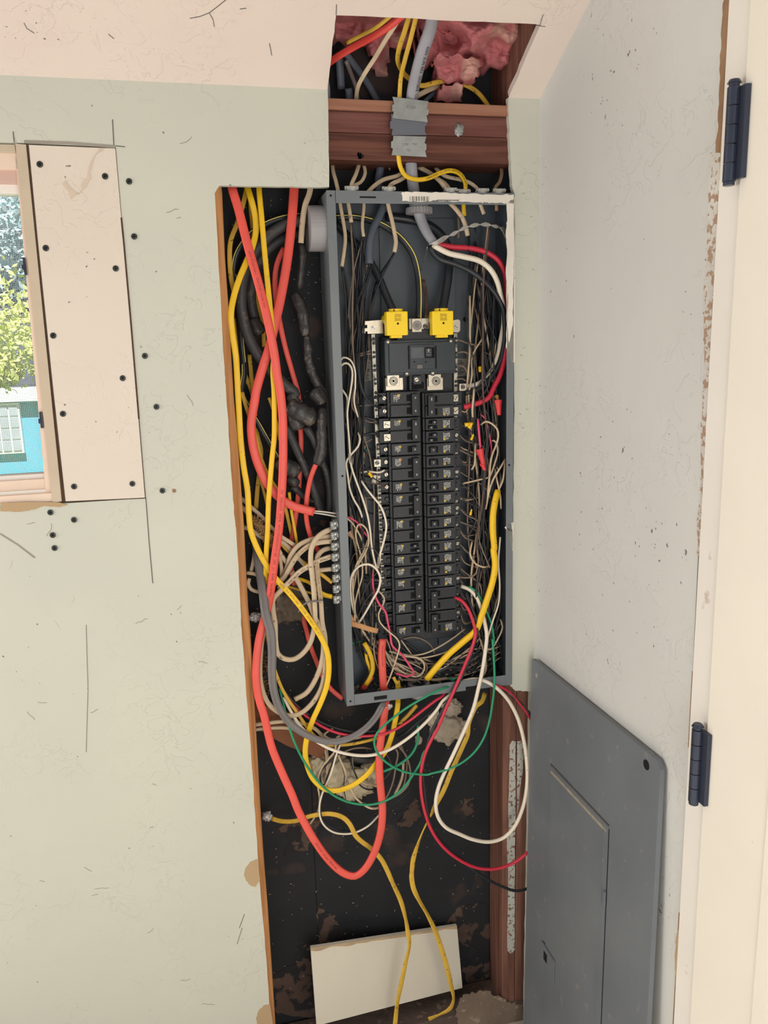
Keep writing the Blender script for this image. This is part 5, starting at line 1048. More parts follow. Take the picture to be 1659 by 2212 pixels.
# red and black pair down right
cable('R2','red_cable',7,M_re,['F',(985,490,.03),(1040,515,.02),(1095,580,.012),(1135,680,.004),(1158,780,0),(1140,870,-.004),(1085,1010,-.008),(1030,1140,-.014),(980,1260),(920,1390,-.018),'I',(260,760,-.02),(200,870),(150,985,-.02),(118,1120),(115,1280,-.022),(150,1480),(210,1640),(310,1780,-.024),(450,1890),(600,1955),(750,1963,-.024),(900,1915),(1000,1845,-.024),(1085,1770)],'long red wire dropping from the breakers into the big round loop','wire')
cable(None,'black_wire',6.5,M_bk,['F',(1080,450,.03),(1120,560,.016),(1165,680,.008),(1170,790,.004),(1140,900,.002),(1100,1020,-.002),(1050,1130,-.010),(990,1250),(920,1360,-.014),'I',(200,810,-.015),(155,960),(135,1130,-.016),(150,1340),(185,1530),(260,1690,-.016),(400,1830),(560,1965,-.014),(680,2050),(800,2110),(920,2150,-.014),(1000,2140),(1075,2100)],'long black wire following the red loop and dropping lower','wire')
cable('WB','white_cable',8.2,M_wh,['F',(1040,400,.04),(1110,430,.034),(1165,490,.026),(1205,590,.018),(1235,710,.008),(1250,800,0),(1238,930,-.006),(1215,1080,-.010),(1180,1240),(1140,1400,-.018),(1100,1500),'I',(450,860,-.022),(380,1010),(310,1155,-.024),(262,1280),(242,1400,-.026),(262,1520),(330,1610),(450,1668,-.026),(560,1712),(700,1732),(820,1697,-.026),(915,1600),(985,1440,-.026),(1020,1250),(1018,1050,-.024),(990,850),(935,660),(850,510,-.016),(750,410),(650,355,-.006),(570,345,.006),(480,362,.02)],'large loop of white wire at lower right in front of the stud','wire')
cable(None,'red_cable',5.5,M_re,['I',(430,375,.02),(540,372,.01),(640,378,.004),(760,400,-.006),(850,440),(930,520,-.008),(1010,620),(1080,735,-.01),(1130,830)],'short red wire leaving the box bottom toward the gray cover','wire')
cable(None,'black_wire',7,M_bkg,['I',(430,365,.03),(600,372,.016),(740,405,0),(850,455,-.006),(940,530),(1030,620,-.008),(1090,690),(1130,760)],'short black wire leaving the box bottom toward the gray cover','wire')
cable('Y7','yellow_cable',11,M_yo,['F',(1235,1270,.03),(1210,1340,.02),'I',(590,570,.014),(548,650,.01),(520,730),(512,820,.006),(475,910),(430,1010,.004),(375,1130),(310,1290,.0),(240,1420),(190,1530,-.002,60),(150,1600,0,70),(90,1750,0,40),(50,1880),(38,1990,.002,20),'H',(905,500,0),(915,565),(945,630,0,50),(985,700,0,60),(1030,790,-.002,30),(1070,900,-.01,10),(1105,1020,-.016),(1125,1110,-.02,30),(1140,1180,-.022,50),(1120,1240,-.022),(1060,1275,-.020,30),(1000,1300,-.016)],'yellow cable falling from the box bottom right to the floor plate',flat=.3)
cable('Y6','yellow_cable',10.5,M_yo,['H',(120,175,.07),(170,190,.06),(250,190,.045),(350,160,.03),(450,150,.02),(520,170,.02),(560,210,.02),(590,270,.016),(625,305,.014),(680,345,.012),(735,405,.01,30),(765,460,.008),(800,540,.004,40),(845,640,0,20),(872,740,-.006,50),(885,820,-.01,10),(893,880,-.014,40),(870,990,-.018,20),(845,1110,-.02),(825,1210,-.022,30),(812,1330,-.026)],'yellow cable emerging at lower left and trailing down over the white board',flat=.35)
cable(None,'yellow_conductor',13.5,M_ye,['E',(1475,1075,.02),(1450,1170,.014),(1432,1280),(1428,1430,.010),(1440,1600),'F',(1305,100,.01),(1318,220),(1300,350,.008),(1255,500),(1200,660,.006),(1160,760),(1060,850,.01),(950,945),(850,1050,.014),(760,1160,.02)],'thick bright yellow cable bowing through the right of the box',flat=.75)
cable(None,'yellow_conductor',10,M_ye,['F',(250,860,.05),(290,930),(318,1020,.045),(318,1090),(290,1160,.04),(262,1205,.04)],'yellow cable in the lower left of the box, outer strand',flat=.6)
cable(None,'yellow_conductor',7,M_ye,['F',(262,900,.055),(272,1000),(300,1080,.05),(300,1140)],'yellow cable in the lower left of the box, inner strand',flat=.6)
cable(None,'orange_cable',13,M_or,['F',(310,1135,.045),(275,1185,.045),(240,1240,.05)],'short orange stub at the box bottom left',flat=.7)
# conductors traced inside the box
T1=[
 (4,M_wh,['C',(115,1400,.03),(150,1342,.02),(205,1362),(240,1440,.014),(243,1560),'L',(345,720,.016),(320,880),(330,1060,.02),(400,1300,.03)],'white wire in the larger hairpin loop at the left of the box'),
 (4.6,M_wh,['L',(20,340,.03),(90,250,.02),(170,225),(240,270),(285,380,.012),(280,560),(250,780),(215,980,.010),(185,1200),(200,1500),(225,1800),(245,2212),'M',(210,0,.01),(250,250),(340,520),(450,820,.01),(540,1120),(590,1400),(620,1700,.014),(680,2000),(740,2180,.02)],'white wire in the smaller hairpin loop, running far down'),
 (4.2,M_wh,['L',(40,680,.03),(110,790,.02),(180,900),(185,1050,.016),(180,1200,.014)],'short white wire joining the hairpin from the left'),
 (4.6,M_wh,['L',(400,1610,.03),(440,1740,.02),(400,1880),(300,2000),(200,2120,.014),'M',(150,180,.012),(180,400),(215,640),(290,840,.012),(390,1010),(450,1180,.02)],'white wire weaving left then right beside the hairpin run'),
 (4.6,M_wh,['M',(430,500,.02),(530,650,.014),(660,810),(780,960,.008),(860,1150),(890,1330,.006),(860,1540),(800,1760,.010),(755,1900),(740,2100,.02),'F',(385,120,.01),(375,170,.02)],'white wire bulging right over the left breaker screws'),
 (4,M_pk,['M',(120,1150,.03),(220,1180,.02),(360,1270),(470,1430,.02),(570,1560),(620,1650,.03)],'pink wire entering at the left above the tangle'),
 (3.8,M_be,['M',(120,1160,.02),(230,1240),(340,1390),(430,1560,.02),(500,1850),(520,2200,.03)],'beige wire just below the pink one'),
 (4.2,M_be,['M',(350,1620,.02),(325,1480),(370,1310,.014),(430,1300),(520,1380),(560,1520,.012),(555,1680),(480,1850),(380,2020,.014),(290,2200,.02)],'beige wire making a narrow arch in the left tangle'),
 (1.8,M_br,['M',(200,2100,.01),(270,1900),(380,1770),(520,1720,.006),(660,1760),(750,1880),(750,2080,.01)],'thin brown wire making a round arch in the left tangle'),
 (5,M_wh,['F',(170,620,.02),(145,500),(138,390),(155,300,.012),(210,238),(285,222,.008),(345,255),(382,330),(370,420,.010),(320,510),(270,600),(220,680,.02),(190,720)],'white wire making the biggest arch in the left tangle'),
 (4.2,M_be,['F',(290,0,.02),(250,110),(190,220,.014),(160,340),(160,470),(175,600,.014),(165,690),(140,730,.02)],'beige wire running down the outside of the biggest arch'),
 (3.6,M_be,['F',(180,0,.02),(230,180),(235,320,.016),(200,440),(175,560),(180,700,.02)],'beige wire down the middle of the left tangle'),
 (1.8,M_br,['F',(215,560,.02),(260,430),(330,320,.01),(390,265),(430,310),(400,380),(320,450,.014),(240,560),(190,690,.02)],'thin brown wire with a small eye loop in the left tangle'),
 (3.6,M_be,['F',(370,440,.02),(415,500),(400,560),(370,620,.016),(378,690),(440,760),(520,830,.012),(540,880),(510,1000,.012),(470,1120),(420,1240,.02)],'white wire dropping past the lowest left breakers to the gray cable stub'),
 (4.8,M_pk,['F',(330,230,.03),(320,330,.025),(330,440),(370,540,.016),(425,610),(445,700),(465,800,.016),(478,880),(560,960,.016),(620,1045),(655,1112,.02),(600,1135),(510,1110,.03)],'long pink wire zigzagging down left of the lowest breakers'),
 (4,M_bk,['F',(340,680,.02),(400,740),(500,785,.016),(538,845),(520,890,.02)],'black wire hooking past the lowest left breakers'),
 (3.6,M_gw,['F',(570,830,.05),(660,815),(740,840,.05),(800,890),(825,950,.05)],'gray wire arch right below the breakers'),
 (3.4,M_be,['F',(455,930,.04),(600,965),(740,950,.035),(870,890),(980,820,.04),(1070,750,.045)],'upper beige wire sweeping below the breakers'),
 (3.4,M_be,['F',(540,960,.04),(700,985),(850,960,.035),(980,910),(1060,860,.045)],'lower beige wire sweeping below the breakers'),
 (4,M_be,['F',(500,1060,.035),(600,1120),(690,1135,.03),(740,1080),(728,1010),(650,975,.03),(560,975,.04)],'beige wire in the flat loop on the box floor'),
 (3.4,M_gw,['F',(520,1100,.035),(640,1160),(730,1140),(765,1060,.035),(700,985),(560,950,.04)],'gray wire in the flat loop on the box floor, outer one'),
 (10,M_bkg,['F',(740,1090,.05),(830,1035),(960,1005,.05),(1100,1015),(1210,1030,.055)],'thick dark cable lying at the bottom right of the box, upper of two'),
 (10,M_bkg,['F',(800,1130,.045),(930,1065),(1080,1075,.05),(1210,1085,.055)],'thick dark cable lying at the bottom right of the box, lower of two'),
 (4,M_wh,['F',(1360,0,.02),(1345,200,.014),(1355,400),(1345,540,.012),(1300,680),(1255,830,.008),(1235,930,.01)],'long white wire along the right lip joining the big white loop'),
 (3.8,M_be,['F',(1360,670,.03),(1378,730,.02),(1340,830),(1280,915,.012),(1235,905,.012)],'beige wire hooking back at the lower right of the box'),
 (4,M_be,['F',(1130,40,.03),(1115,140,.02),(1150,210),(1220,245,.02),(1280,235,.03)],'beige wire hooking right beside the yellow cable'),
 (3.6,M_gw,['F',(1020,325,.04),(1090,332),(1150,310,.03),(1180,220),(1170,100,.03)],'gray wire turning up from the right breakers'),
 (4.4,M_be,['S',(330,660,.03),(420,600,.02),(530,640),(630,740,.014),(650,860),(620,1010),(540,1200,.014),(500,1400),(490,1600),(470,1800,.02),(440,2100,.03)],'beige wire in the big crook below the red cable'),
 (3.8,M_be,['S',(520,960,.03),(570,950,.02),(620,1010),(640,1150,.016),(590,1350),(520,1550,.02),(480,1620),(300,1670,.03),(0,1740,.04)],'beige wire turning left to the right breakers'),
 (4,M_be,['S',(780,1290,.02),(680,1460,.012),(560,1660),(490,1850,.02),(420,2212,.03)],'beige wire slanting from the right lip'),
 (4,M_be,['S',(770,1300,.02),(760,1500,.014),(730,1700),(670,1830,.016)],'white wire joining the thick yellow cable top, right side'),
 (4,M_be,['S',(590,1470,.03),(620,1650,.02),(660,1830,.016),(690,2000),(700,2200,.03)],'white wire joining the thick yellow cable top, left side'),
 (4,M_be,['S',(230,1010,.03),(225,1250,.02),(210,1400),(160,1485,.03)],'beige wire with curled end left of the red wire nuts'),
 (4.4,M_be,['S',(205,0,.02),(190,200,.012),(175,360),(178,520,.02)],'beige wire crossing in front of the red cable end'),
 (5,M_pk,['S',(275,560,.02),(290,750,.014),(310,950),(322,1110,.012)],'pink wire running into the upper red wire nut'),
 (3.6,M_pk,['S',(330,470,.03),(400,540,.024),(450,680),(495,900,.024),(520,1060),(525,1250,.03)],'pink wire dropping right of the red wire nuts'),
 (5,M_bk,['L',(380,0,.02),(390,250,.016),(420,560),(480,800,.018),(580,900),(700,920,.026),(860,880,.034)],'black wire bending to the first screw of the top left breaker'),
 (5.2,M_bk,['L',(415,0,.018),(420,350,.014),(450,650),(530,870,.016),(640,1010),(760,1090,.024),(850,1120,.034)],'black wire bending to the second screw of the top left breaker'),
 (6.5,M_bk,['L',(340,1400,.05),(440,1330,.045),(560,1310),(690,1345,.045),(780,1350,.045)],'thick black wire to the upper square clamp of the left breaker'),
 (6.5,M_bk,['L',(330,1720,.05),(450,1680,.045),(580,1640),(700,1620,.045),(780,1640,.045)],'thick black wire to the lower square clamp of the left breaker'),
 (4,M_wh,['M',(415,350,.03),(540,325,.024),(700,345,.02),(800,335),(855,300,.024)],'short white wire ending at a left breaker screw'),
 (3,M_br,['M',(530,0,.03),(450,170),(400,330,.024),(440,490),(560,525),(700,560,.02),(880,595,.026)],'brown wire looping to the twin-handled left breaker'),
 (3,M_bk,['M',(480,200,.02),(560,340,.014),(650,450),(780,520,.02)],'black wire with a yellow tag'),
 (3.4,M_gw,['E',(205,325,.05),(270,315,.05),(345,312,.05)],'gray wire to the left neutral bar, level with the top breaker'),
 (3.4,M_gw,['E',(240,640,.05),(290,645),(345,615,.05)],'gray wire to the left neutral bar below the square clamps'),
 (4,M_gw,['J',(-30,790,.055),(60,775),(130,745,.05)],'beige wire to the left neutral bar near its top, upper'),
 (4.4,M_gw,['J',(-30,830,.055),(50,800),(135,795,.05)],'beige wire to the left neutral bar near its top, lower'),
 (4,M_gw,['J',(1320,600,.05),(1400,620),(1500,660,.05),(1659,665,.05)],'beige wire leaving the right neutral bar at the top'),
 (4.2,M_gw,['J',(1325,780,.05),(1400,765),(1480,790,.045),(1550,860),(1560,980),(1530,1090,.05)],'beige wire arching from the right neutral bar'),
 (4,M_gw,['J',(1330,960,.05),(1400,960),(1450,1020,.045),(1480,1120),(1510,1200,.05)],'brown gray wire from the right neutral bar, upper of two'),
 (4,M_gw,['J',(1325,1140,.05),(1400,1140),(1460,1180,.05),(1500,1230,.05)],'brown gray wire from the right neutral bar, lower of two'),
]
for w_,m_,sp_,lb in T1: cable(None,'thin_wire' if w_<9 else 'black_cable',w_,m_,sp_,lb,'wire' if w_<9 else 'cable',nseg=8)
# wire nuts
def nut(x0,y0,x1,y1,Y,w0,w1,m,label):
    a=P(x0,y0,Y);b=P(x1,y1,Y-.004); path=[(a.lerp(b,i/8),0) for i in range(9)]; r=rad(w0,path)
    o=tube('wire_nut',path,r,r,m,None,14,0,lambda t:1 if t<.30 else (.92-(t-.3)*(1-w1/w0)*1.3)); tag(o,label,'wire nut')
    bm=bmesh.new(); disc(bm,path[0][0],(b-a),r*1.12,.006,16); obj('skirt',bm,m,o)
nut(1036,970,1044,1004,.008,15,9,M_nut,'red wire nut hanging between the wires right of the breakers, upper of two'); nut(1041,1000,1047,1016,.014,10,7,M_nut,'red wire nut half hidden under the upper one')
nut(1076,864,1078,897,.02,15,9,M_nut,'red wire nut near the right lip beside the thick red cable')
nut(1004,918,1022,914,.03,8,6,M_ye,'yellow wire marker beside the third right breaker, left one'); nut(1013,924,1020,914,.026,8,6,M_ye,'yellow wire marker beside the third right breaker, right one')
nut(1018,950,1023,938,.03,5,4,M_ye,'tiny yellow tag on a wire below the yellow markers'); nut(1016,1112,1019,1100,.03,5,3,M_ye,'tiny yellow cone beside the right breakers, middle height')
nut(797,1021,804,1031,.012,6,6,M_ye,'yellow tag on the black wire beside the left neutral bar'); nut(807,1044,810,1026,.03,10,8,M_wh,'white plastic plug on the left neutral bar')
nut(753,1149,764,1164,.03,12,6,cm('tan_nut',(176,140,110)),'tan wire nut in the left tangle'); nut(1072,854,1077,868,.03,8,6,cm('ochre_nut',(180,130,60)),'ochre wire nut above the red one near the right lip')
nut(1037,793,1037,803,.03,7,7,M_ye,'yellow band around black wires at the upper right')
# dry paper strip
sp_=pts(['F',(122,700,.012),(170,712),(230,728,.004),(300,752),(362,765,.008)]); o=tube('paper_strip',smoothpath(sp_),.0055,.0012,cm('dry_paper',(190,142,98),.9),None,8); tag(o,'dry brown paper strip caught across the wires in the lower left of the box','paper')
sp_=pts(['F',(130,640,.014),(145,690,.012),(140,730,.012)]); o=tube('paper_strip',smoothpath(sp_),.0062,.0012,MATS['dry_paper'],None,8); tag(o,'small upright brown paper scrap at the left lip','paper')
cable(None,'cable_sheath',7,M_yo,['F',(490,1140,.02),(510,1180,.02),(535,1200,.02)],'frayed tan sheath end at the box bottom',flat=.4)
# ------------------------------------------------------------------ bundles of thin wires inside the box
rg=random.Random(12)
def pick(): 
    r=rg.random(); return (M_bk,'black') if r<.68 else ((M_be,'beige') if r<.84 else ((M_gw,'gray brown') if r<.96 else (M_br,'brown')))
# right side: from above down to each right breaker terminal
def lab(c,where): return 'thin %s wire %s'%(c,where)
for i in range(26):
    m_,c=pick(); row=i%20; x1,z1=0,0
    a_=col_at('R',row); term=Vector((a_[1]+.010,.048,a_[2]-a_[3]*(.3+.4*rg.random())))
    xa=rg.uniform(1008,1082); ya=rg.uniform(560,760); yt=868+row*26.5; up=(i%3!=0) or row>15
    lane=rg.uniform(1012,1080); Yl=rg.uniform(.035,.078); L_=[]
    y0_=ya if up else min(1400,yt+rg.uniform(180,330))
    n=5; 
    for k in range(n):
        t=k/(n-1); y=y0_+(yt-y0_)*t; x=xa+(lane-xa)*min(1,t*2)+rg.uniform(-7,7); L_.append((P(min(1086,x),y,Yl+rg.uniform(-.006,.006)),0))
    L_[-1]=(P(min(1060,lane),yt-(22 if up else -22),Yl),0)
    L_.append((P(1005,yt+rg.uniform(-6,6),.05),0)); L_.append((term,0))
    path=smoothpath(L_,.008); r=rad(rg.uniform(2.6,4.2),path)
    tag(tube('thin_wire',path,r,r,m_,None,7),lab(c,'curving in to the terminals of the right breaker column'),'wire','thin %s wires feeding the right breaker column'%c)
# right side: long runs top to bottom
for i in range(34):
    m_,c=pick(); xa=rg.uniform(1010,1086); Yl=rg.uniform(.022,.080); L_=[]; y=rg.uniform(480,640) if i%2 else rg.uniform(800,1000); ye=rg.uniform(1380,1455)
    x=xa; xe=rg.uniform(1030,1086)
    while y<ye-60:
        L_.append((P(x,y,Yl),0)); y+=rg.uniform(70,130); x=max(1008 if y<1250 else 1022,min(1087,x+rg.uniform(-15,15)+(xe-x)*.15)); Yl=max(.02,min(.082,Yl+rg.uniform(-.012,.012)))
    L_.append((P(xe,ye,Yl),0)); 
    if i%3: 
        L_.append((P(xe-rg.uniform(30,60),min(1478,ye+rg.uniform(30,50)),.06),0)); L_.append((P(rg.uniform(880,980),rg.uniform(1440,1478),.055),0))
        if i%2: L_.append((P(rg.uniform(800,860),rg.uniform(1400,1460),.06),0))
    path=smoothpath(L_,.010); r=rad(rg.uniform(2.8,4.8),path)
    tag(tube('thin_wire',path,r,r,m_,None,7),lab(c,'running down the crowded right side of the box'),'wire','thin %s wires down the right side of the box'%c)
M_dk=cm('charcoal_wire',(64,62,62),.5,.5)
for i in range(34):
    row=2+(i*7)%18; a_=col_at('R',row); zt_=a_[2]-a_[3]*(.25+.5*rg.random()); term=Vector((a_[1]+.010,.047,zt_)); yt=868+row*26.5
    m_,c=((M_dk,'charcoal') if rg.random()<.6 else (M_gw,'gray brown')); dn_=1 if rg.random()<.7 else -1; r1=rg.uniform(24,60); x1_=rg.uniform(1022,1050)
    Yl=rg.uniform(.03,.06); L_=[(term,0),(P(1004,yt+rg.uniform(-3,5),.046),0),(P(x1_,yt+dn_*r1*.5,Yl),0),(P(x1_+rg.uniform(0,14),min(1400,yt+dn_*r1*1.4),Yl),0)]
    yy=yt+dn_*r1*1.4
    for k in range(rg.choice([1,2,3])): yy=max(760,min(1400,yy+dn_*rg.uniform(40,80))); L_.append((P(rg.uniform(1030,1070),yy,Yl+rg.uniform(-.01,.01)),0))
    path=smoothpath(L_,.006); r=rad(rg.uniform(2.4,3.6),path)
    tag(tube('thin_wire',path,r,r,m_,None,7),'thin %s wire bowing out of the right breaker column and bending away'%c,'wire','thin %s wires bowing out of the right breakers'%c)
# upper left: conductors leaving the stripped cables
src=[(138,640),(150,645),(300,410),(290,415),(308,405),(340,620),(360,620),(372,630),(212,300),(206,305),(546,530),(540,535)]
for i,(sx_,sy_) in enumerate(src*2):
    m_,c=pick(); q0=(700+sx_/3.6065,400+sy_/3.6065)
    lane=rg.uniform(742,786); Yl=rg.uniform(.03,.07); L_=[(P(q0[0]+rg.uniform(-1,1),q0[1],.035),0)]; y=q0[1]; x=q0[0]; ye=rg.uniform(880,1330)
    while y<ye-70: y+=rg.uniform(60,110); x=x+(lane-x)*.5+rg.uniform(-5,5); L_.append((P(max(740,x),y,Yl),0)); Yl=max(.02,min(.075,Yl+rg.uniform(-.01,.01)))
    row=min(19,max(0,int((ye-850)/26.5))); a_=col_at('L',row)
    L_.append((P(800,ye+rg.uniform(-8,8),.055),0)); L_.append((Vector((a_[0]-.010,.046,a_[2]-a_[3]*(.3+.4*rg.random()))),0))
    path=smoothpath(L_,.010); r=rad(rg.uniform(2.8,4.8),path)
    tag(tube('thin_wire',path,r,r,m_,None,7),lab(c,'from the stripped cables at upper left to the left breakers'),'wire','thin %s wires from the upper left cables'%c)
# left side: long runs
for i in range(26):
    m_,c=pick(); Yl=rg.uniform(.03,.078); L_=[]; y=rg.uniform(760,1060); x=rg.uniform(742,775); ye=rg.uniform(1330,1420)
    while y<ye-50: 
        L_.append((P(x,y,Yl),0)); y+=rg.uniform(60,110); lo=738+(y-760)*.024; hi=784+(y-760)*.085; x=rg.uniform(max(lo,x-14),min(hi,x+22)); Yl=max(.025,min(.08,Yl+rg.uniform(-.012,.012)))
    L_.append((P(x+8,ye,Yl),0))
    if i%2: L_.append((P(x+30,min(1470,ye+rg.uniform(30,60)),.055),0)); L_.append((P(rg.uniform(860,930),rg.uniform(1440,1485),.05),0))
    path=smoothpath(L_,.010); r=rad(rg.uniform(2.8,4.8),path)
    tag(tube('thin_wire',path,r,r,m_,None,7),lab(c,'running down the tangled left side of the box'),'wire','thin %s wires down the left side of the box'%c)
# bottom nest inside the box
for i in range(22):
    m_,c=pick(); x0_=rg.uniform(815,880); L_=[(P(x0_,rg.uniform(1370,1430),.05),0),(P(x0_+rg.uniform(20,60),rg.uniform(1420,1462),.045),0),(P(rg.uniform(920,960),rg.uniform(1425,1478),.045),0),(P(rg.uniform(1000,1040),rg.uniform(1400,1460),.05),0),(P(rg.uniform(1050,1085),rg.uniform(1340,1430),.055),0)]
    path=smoothpath(L_,.010); r=rad(rg.uniform(2.6,4.6),path)
    tag(tube('thin_wire',path,r,r,m_,None,7),lab(c,'in the curved nest under the breakers'),'wire','thin %s wires in the nest under the breakers'%c)
# ------------------------------------------------------------------ tangle under the box
T2=[
 (4.2,M_be,['O',(745,160,.02),(710,180),(695,260,.018),(680,350),(640,400,.02),(540,520),(490,640,.02),(480,760),(500,900),(490,1040,.03),(430,1150),(385,1215,.05)],'beige wire dropping to a cut end left of the foam'),
 (3.6,M_bk,['O',(735,250,.02),(700,380),(600,490,.02),(510,600),(520,760,.02),(515,900),(510,1080,.02),(560,1200),(680,1270,.02),(800,1300),(930,1290,.03),(1060,1220),(1180,1110,.03)],'black wire in the low round loop, inner'),
 (4.2,M_wh,['O',(745,270,.016),(690,420),(640,600,.016),(580,740),(530,860,.018),(500,980),(510,1150,.018),(580,1260),(700,1325,.016),(900,1325),(1080,1240,.02),(1220,1100,.03)],'white wire in the low round loop, outer'),
 (3.2,M_bk,['O',(720,330,.024),(640,520),(560,760,.024),(520,960),(530,1140,.024),(640,1230),(800,1280)],'black wire beside the low round loop'),
 (5.5,M_be,['O',(720,390,.03),(760,480),(800,570,.024),(815,650),(800,720,.03)],'short beige cable standing on the foam'),
 (6.5,M_be,['O',(560,130,.06),(530,250,.06),(570,350),(590,480,.055),(590,620,.06)],'beige cable going down behind the foam on the left'),
 (5,M_be,['O',(820,700,.03),(880,810),(940,910,.02),(1020,980),(1120,1030,.016),(1210,1020),(1290,960,.02)],'beige wire hanging lowest under the foam, right part'),
 (3.4,M_bk,['O',(880,400,.03),(890,520),(940,650,.02),(980,750),(1060,800,.02),(1180,800,.03)],'black wire curving over the foam'),
 (3,M_be,['O',(885,410,.032),(905,560),(960,680,.022),(1060,740,.022),(1180,745,.03)],'beige wire curving over the foam'),
 (4,M_gw,['O',(800,350,.03),(900,315),(1020,305,.03),(1120,320,.04)],'gray wire lying above the foam'),
 (4,M_gw,['O',(1410,320,.04),(1435,370),(1410,520,.036),(1380,700),(1320,860,.036),(1260,960,.04)],'gray brown wire right of the long orange cable, straight one'),
 (4.4,M_gw,['O',(1440,280,.04),(1520,380),(1570,500,.034),(1585,620),(1560,740,.03),(1460,850),(1350,910,.03),(1270,950)],'beige wire forming the right oval of the tangle, outer'),
 (3.4,M_gw,['O',(1470,270,.05),(1540,450),(1530,640,.045),(1500,760),(1400,880,.04)],'gray brown wire in the right oval, inner'),
 (6,M_be,['O',(1500,480,.06),(1490,640,.06),(1450,760),(1400,860,.06)],'thick pale wire deep in the right oval'),
 (2.4,M_br,['O',(1300,380,.05),(1350,480),(1340,600,.05),(1250,700)],'thin brown wire behind the long orange cable'),
 (2.0,M_bk,['O',(800,640,.02),(790,760),(800,860,.02),(840,1020),(920,1100,.03),(1040,1110),(1190,1070,.04)],'hair thin black wire trailing below the foam'),
 (2.0,M_bk,['O',(1570,760,.05),(1560,830),(1450,930,.05),(1340,1010)],'hair thin black wire right of the tangle'),
 (4,M_be,['O',(680,60,.04),(560,150,.04),(640,200),(760,190,.04),(900,200,.04),(1000,180)],'pale wire crossing just under the red wire'),
 (3.2,M_gw,['G',(640,1170,.05),(760,1240,.05),(800,1300),(820,1390,.05),(850,1500)],'gray wire dropping onto the foam'),
]
for w_,m_,sp_,lb in T2: cable(None,'thin_wire',w_,m_,sp_,lb,'wire',nseg=8)
# ------------------------------------------------------------------ other things in the cavity
f1=bmesh.new(); q=[P(x,y,.055) for x,y in ((552,1518),(590,1530),(632,1552),(640,1568),(705,1612),(695,1640),(622,1612),(585,1592),(552,1572))]
f_=f1.faces.new([f1.verts.new(v) for v in q]); ex=bmesh.ops.extrude_face_region(f1,geom=[f_])
for v in [g_ for g_ in ex['geom'] if isinstance(g_,bmesh.types.BMVert)]: v.co.y+=.03
tag(obj('wood_block',f1,mat('brown_block',(124,78,52),.8,vary=.15)),'brown wooden wedge below the left of the box','board')
fo=thing('expanding_foam','dirty cream expanding foam lump on the black paper below the box','foam')
pz=lambda x,y,Y=.088: P(x,y,Y)
blob('foam_lump',pz(722,1668),(.040,.022,.036),M_foam,fo,.35,2.5,4,1); blob('foam_lump',pz(765,1690),(.045,.024,.034),M_foam,fo,.4,2.5,4,2); blob('foam_lump',pz(800,1672),(.026,.02,.028),M_foam,fo,.35,3,4,3); blob('foam_lump',pz(690,1650),(.022,.018,.026),M_foam,fo,.4,3,4,5)
fo2=thing('expanding_foam','cream foam patch on the black paper right of the box bottom','foam'); M_foam2=mat('pale_foam',(176,164,146),.85,spots=.6,spotcol=(110,96,80),spotscale=40,vary=.15,vscale=25,bump=.8,bscale=60,thr=.6)
blob('foam_lump',pz(976,1530,.096),(.024,.006,.022),M_foam2,fo2,.4,2.5,4,7); blob('foam_lump',pz(966,1573,.094),(.040,.010,.034),M_foam2,fo2,.35,2.5,4,8); blob('foam_lump',pz(938,1555,.096),(.014,.006,.022),M_foam2,fo2,.4,2.5,4,9); blob('foam_lump',pz(904,1598,.096),(.008,.004,.012),M_foam2,fo2,.4,2.5,3,10)
tag(blob('nest_debris',pz(625,1305,.085),(.045,.016,.036),mat('gray_dirt',(96,84,72),.95,spots=.5,spotcol=(150,130,105),spotscale=60,vary=.3,bump=1,bscale=60),None,.5,2.5,4,11),'clump of gray dirt and chaff behind the beige cables','debris',kind='stuff')
def chaff(name,label,zone,n,m,seed,lmin=.002,lmax=.009,Y=(.07,.098),th=.0004):
    rn=random.Random(seed); bm=bmesh.new()
    for i in range(n):
        x,y=zone(rn); p=P(x,y,rn.uniform(*Y)); l=rn.uniform(lmin,lmax)/2; d=Vector((rn.gauss(0,1),rn.gauss(0,.3),rn.gauss(0,1))).normalized()
        Mx=Matrix.Translation(p)@d.to_track_quat('X','Z').to_matrix().to_4x4(); box(bm,-l,l,-th,th,-th*rn.uniform(1,2.5),th,0,Mx=Mx)
    return tag(obj(name,bm,m),label,'debris',kind='stuff')
M_hay=mat('straw_chaff',(140,108,70),.95,vary=.4,vscale=80)
def seg(a,b,w_):
    def f(rn): t=rn.random(); return a[0]+(b[0]-a[0])*t+rn.gauss(0,w_),a[1]+(b[1]-a[1])*t+rn.gauss(0,w_*.8)
    return f
chaff('straw_chaff','dry straw chaff caught on the beige cables behind the yellow one',seg((552,1122),(594,1180),5),700,M_hay,1,Y=(.02,.04),lmin=.003,lmax=.010)
chaff('straw_chaff','dry straw scraps hanging at the left stud',seg((556,1390),(580,1500),7),160,M_hay,2,Y=(.04,.07))
M_fleck=mat('pale_fleck',(150,140,128),.9,vary=.4,vscale=100)
chaff('pale_flecks','pale dust flecks sticking to the black paper',lambda rn:(rn.uniform(540,1060),rn.uniform(1480,2150)),240,M_fleck,3,lmin=.001,lmax=.005,Y=(.0975,.0992))
chaff('pale_flecks','pale dust flecks on the black paper beside the taped cables',lambda rn:(rn.uniform(490,720),rn.uniform(430,1450)),200,M_fleck,4,lmin=.001,lmax=.004,Y=(.0975,.0992))
M_clear=mat('shiny_plastic',(190,190,190),.12,metal=.3,vary=.4,vscale=120)
tag(blob('crumpled_foil',P(552,1333,.05),(.013,.009,.009),M_clear,None,.4,2.5,4,12,2),'small crumpled shiny scrap at the left stud behind the gray cable','scrap')
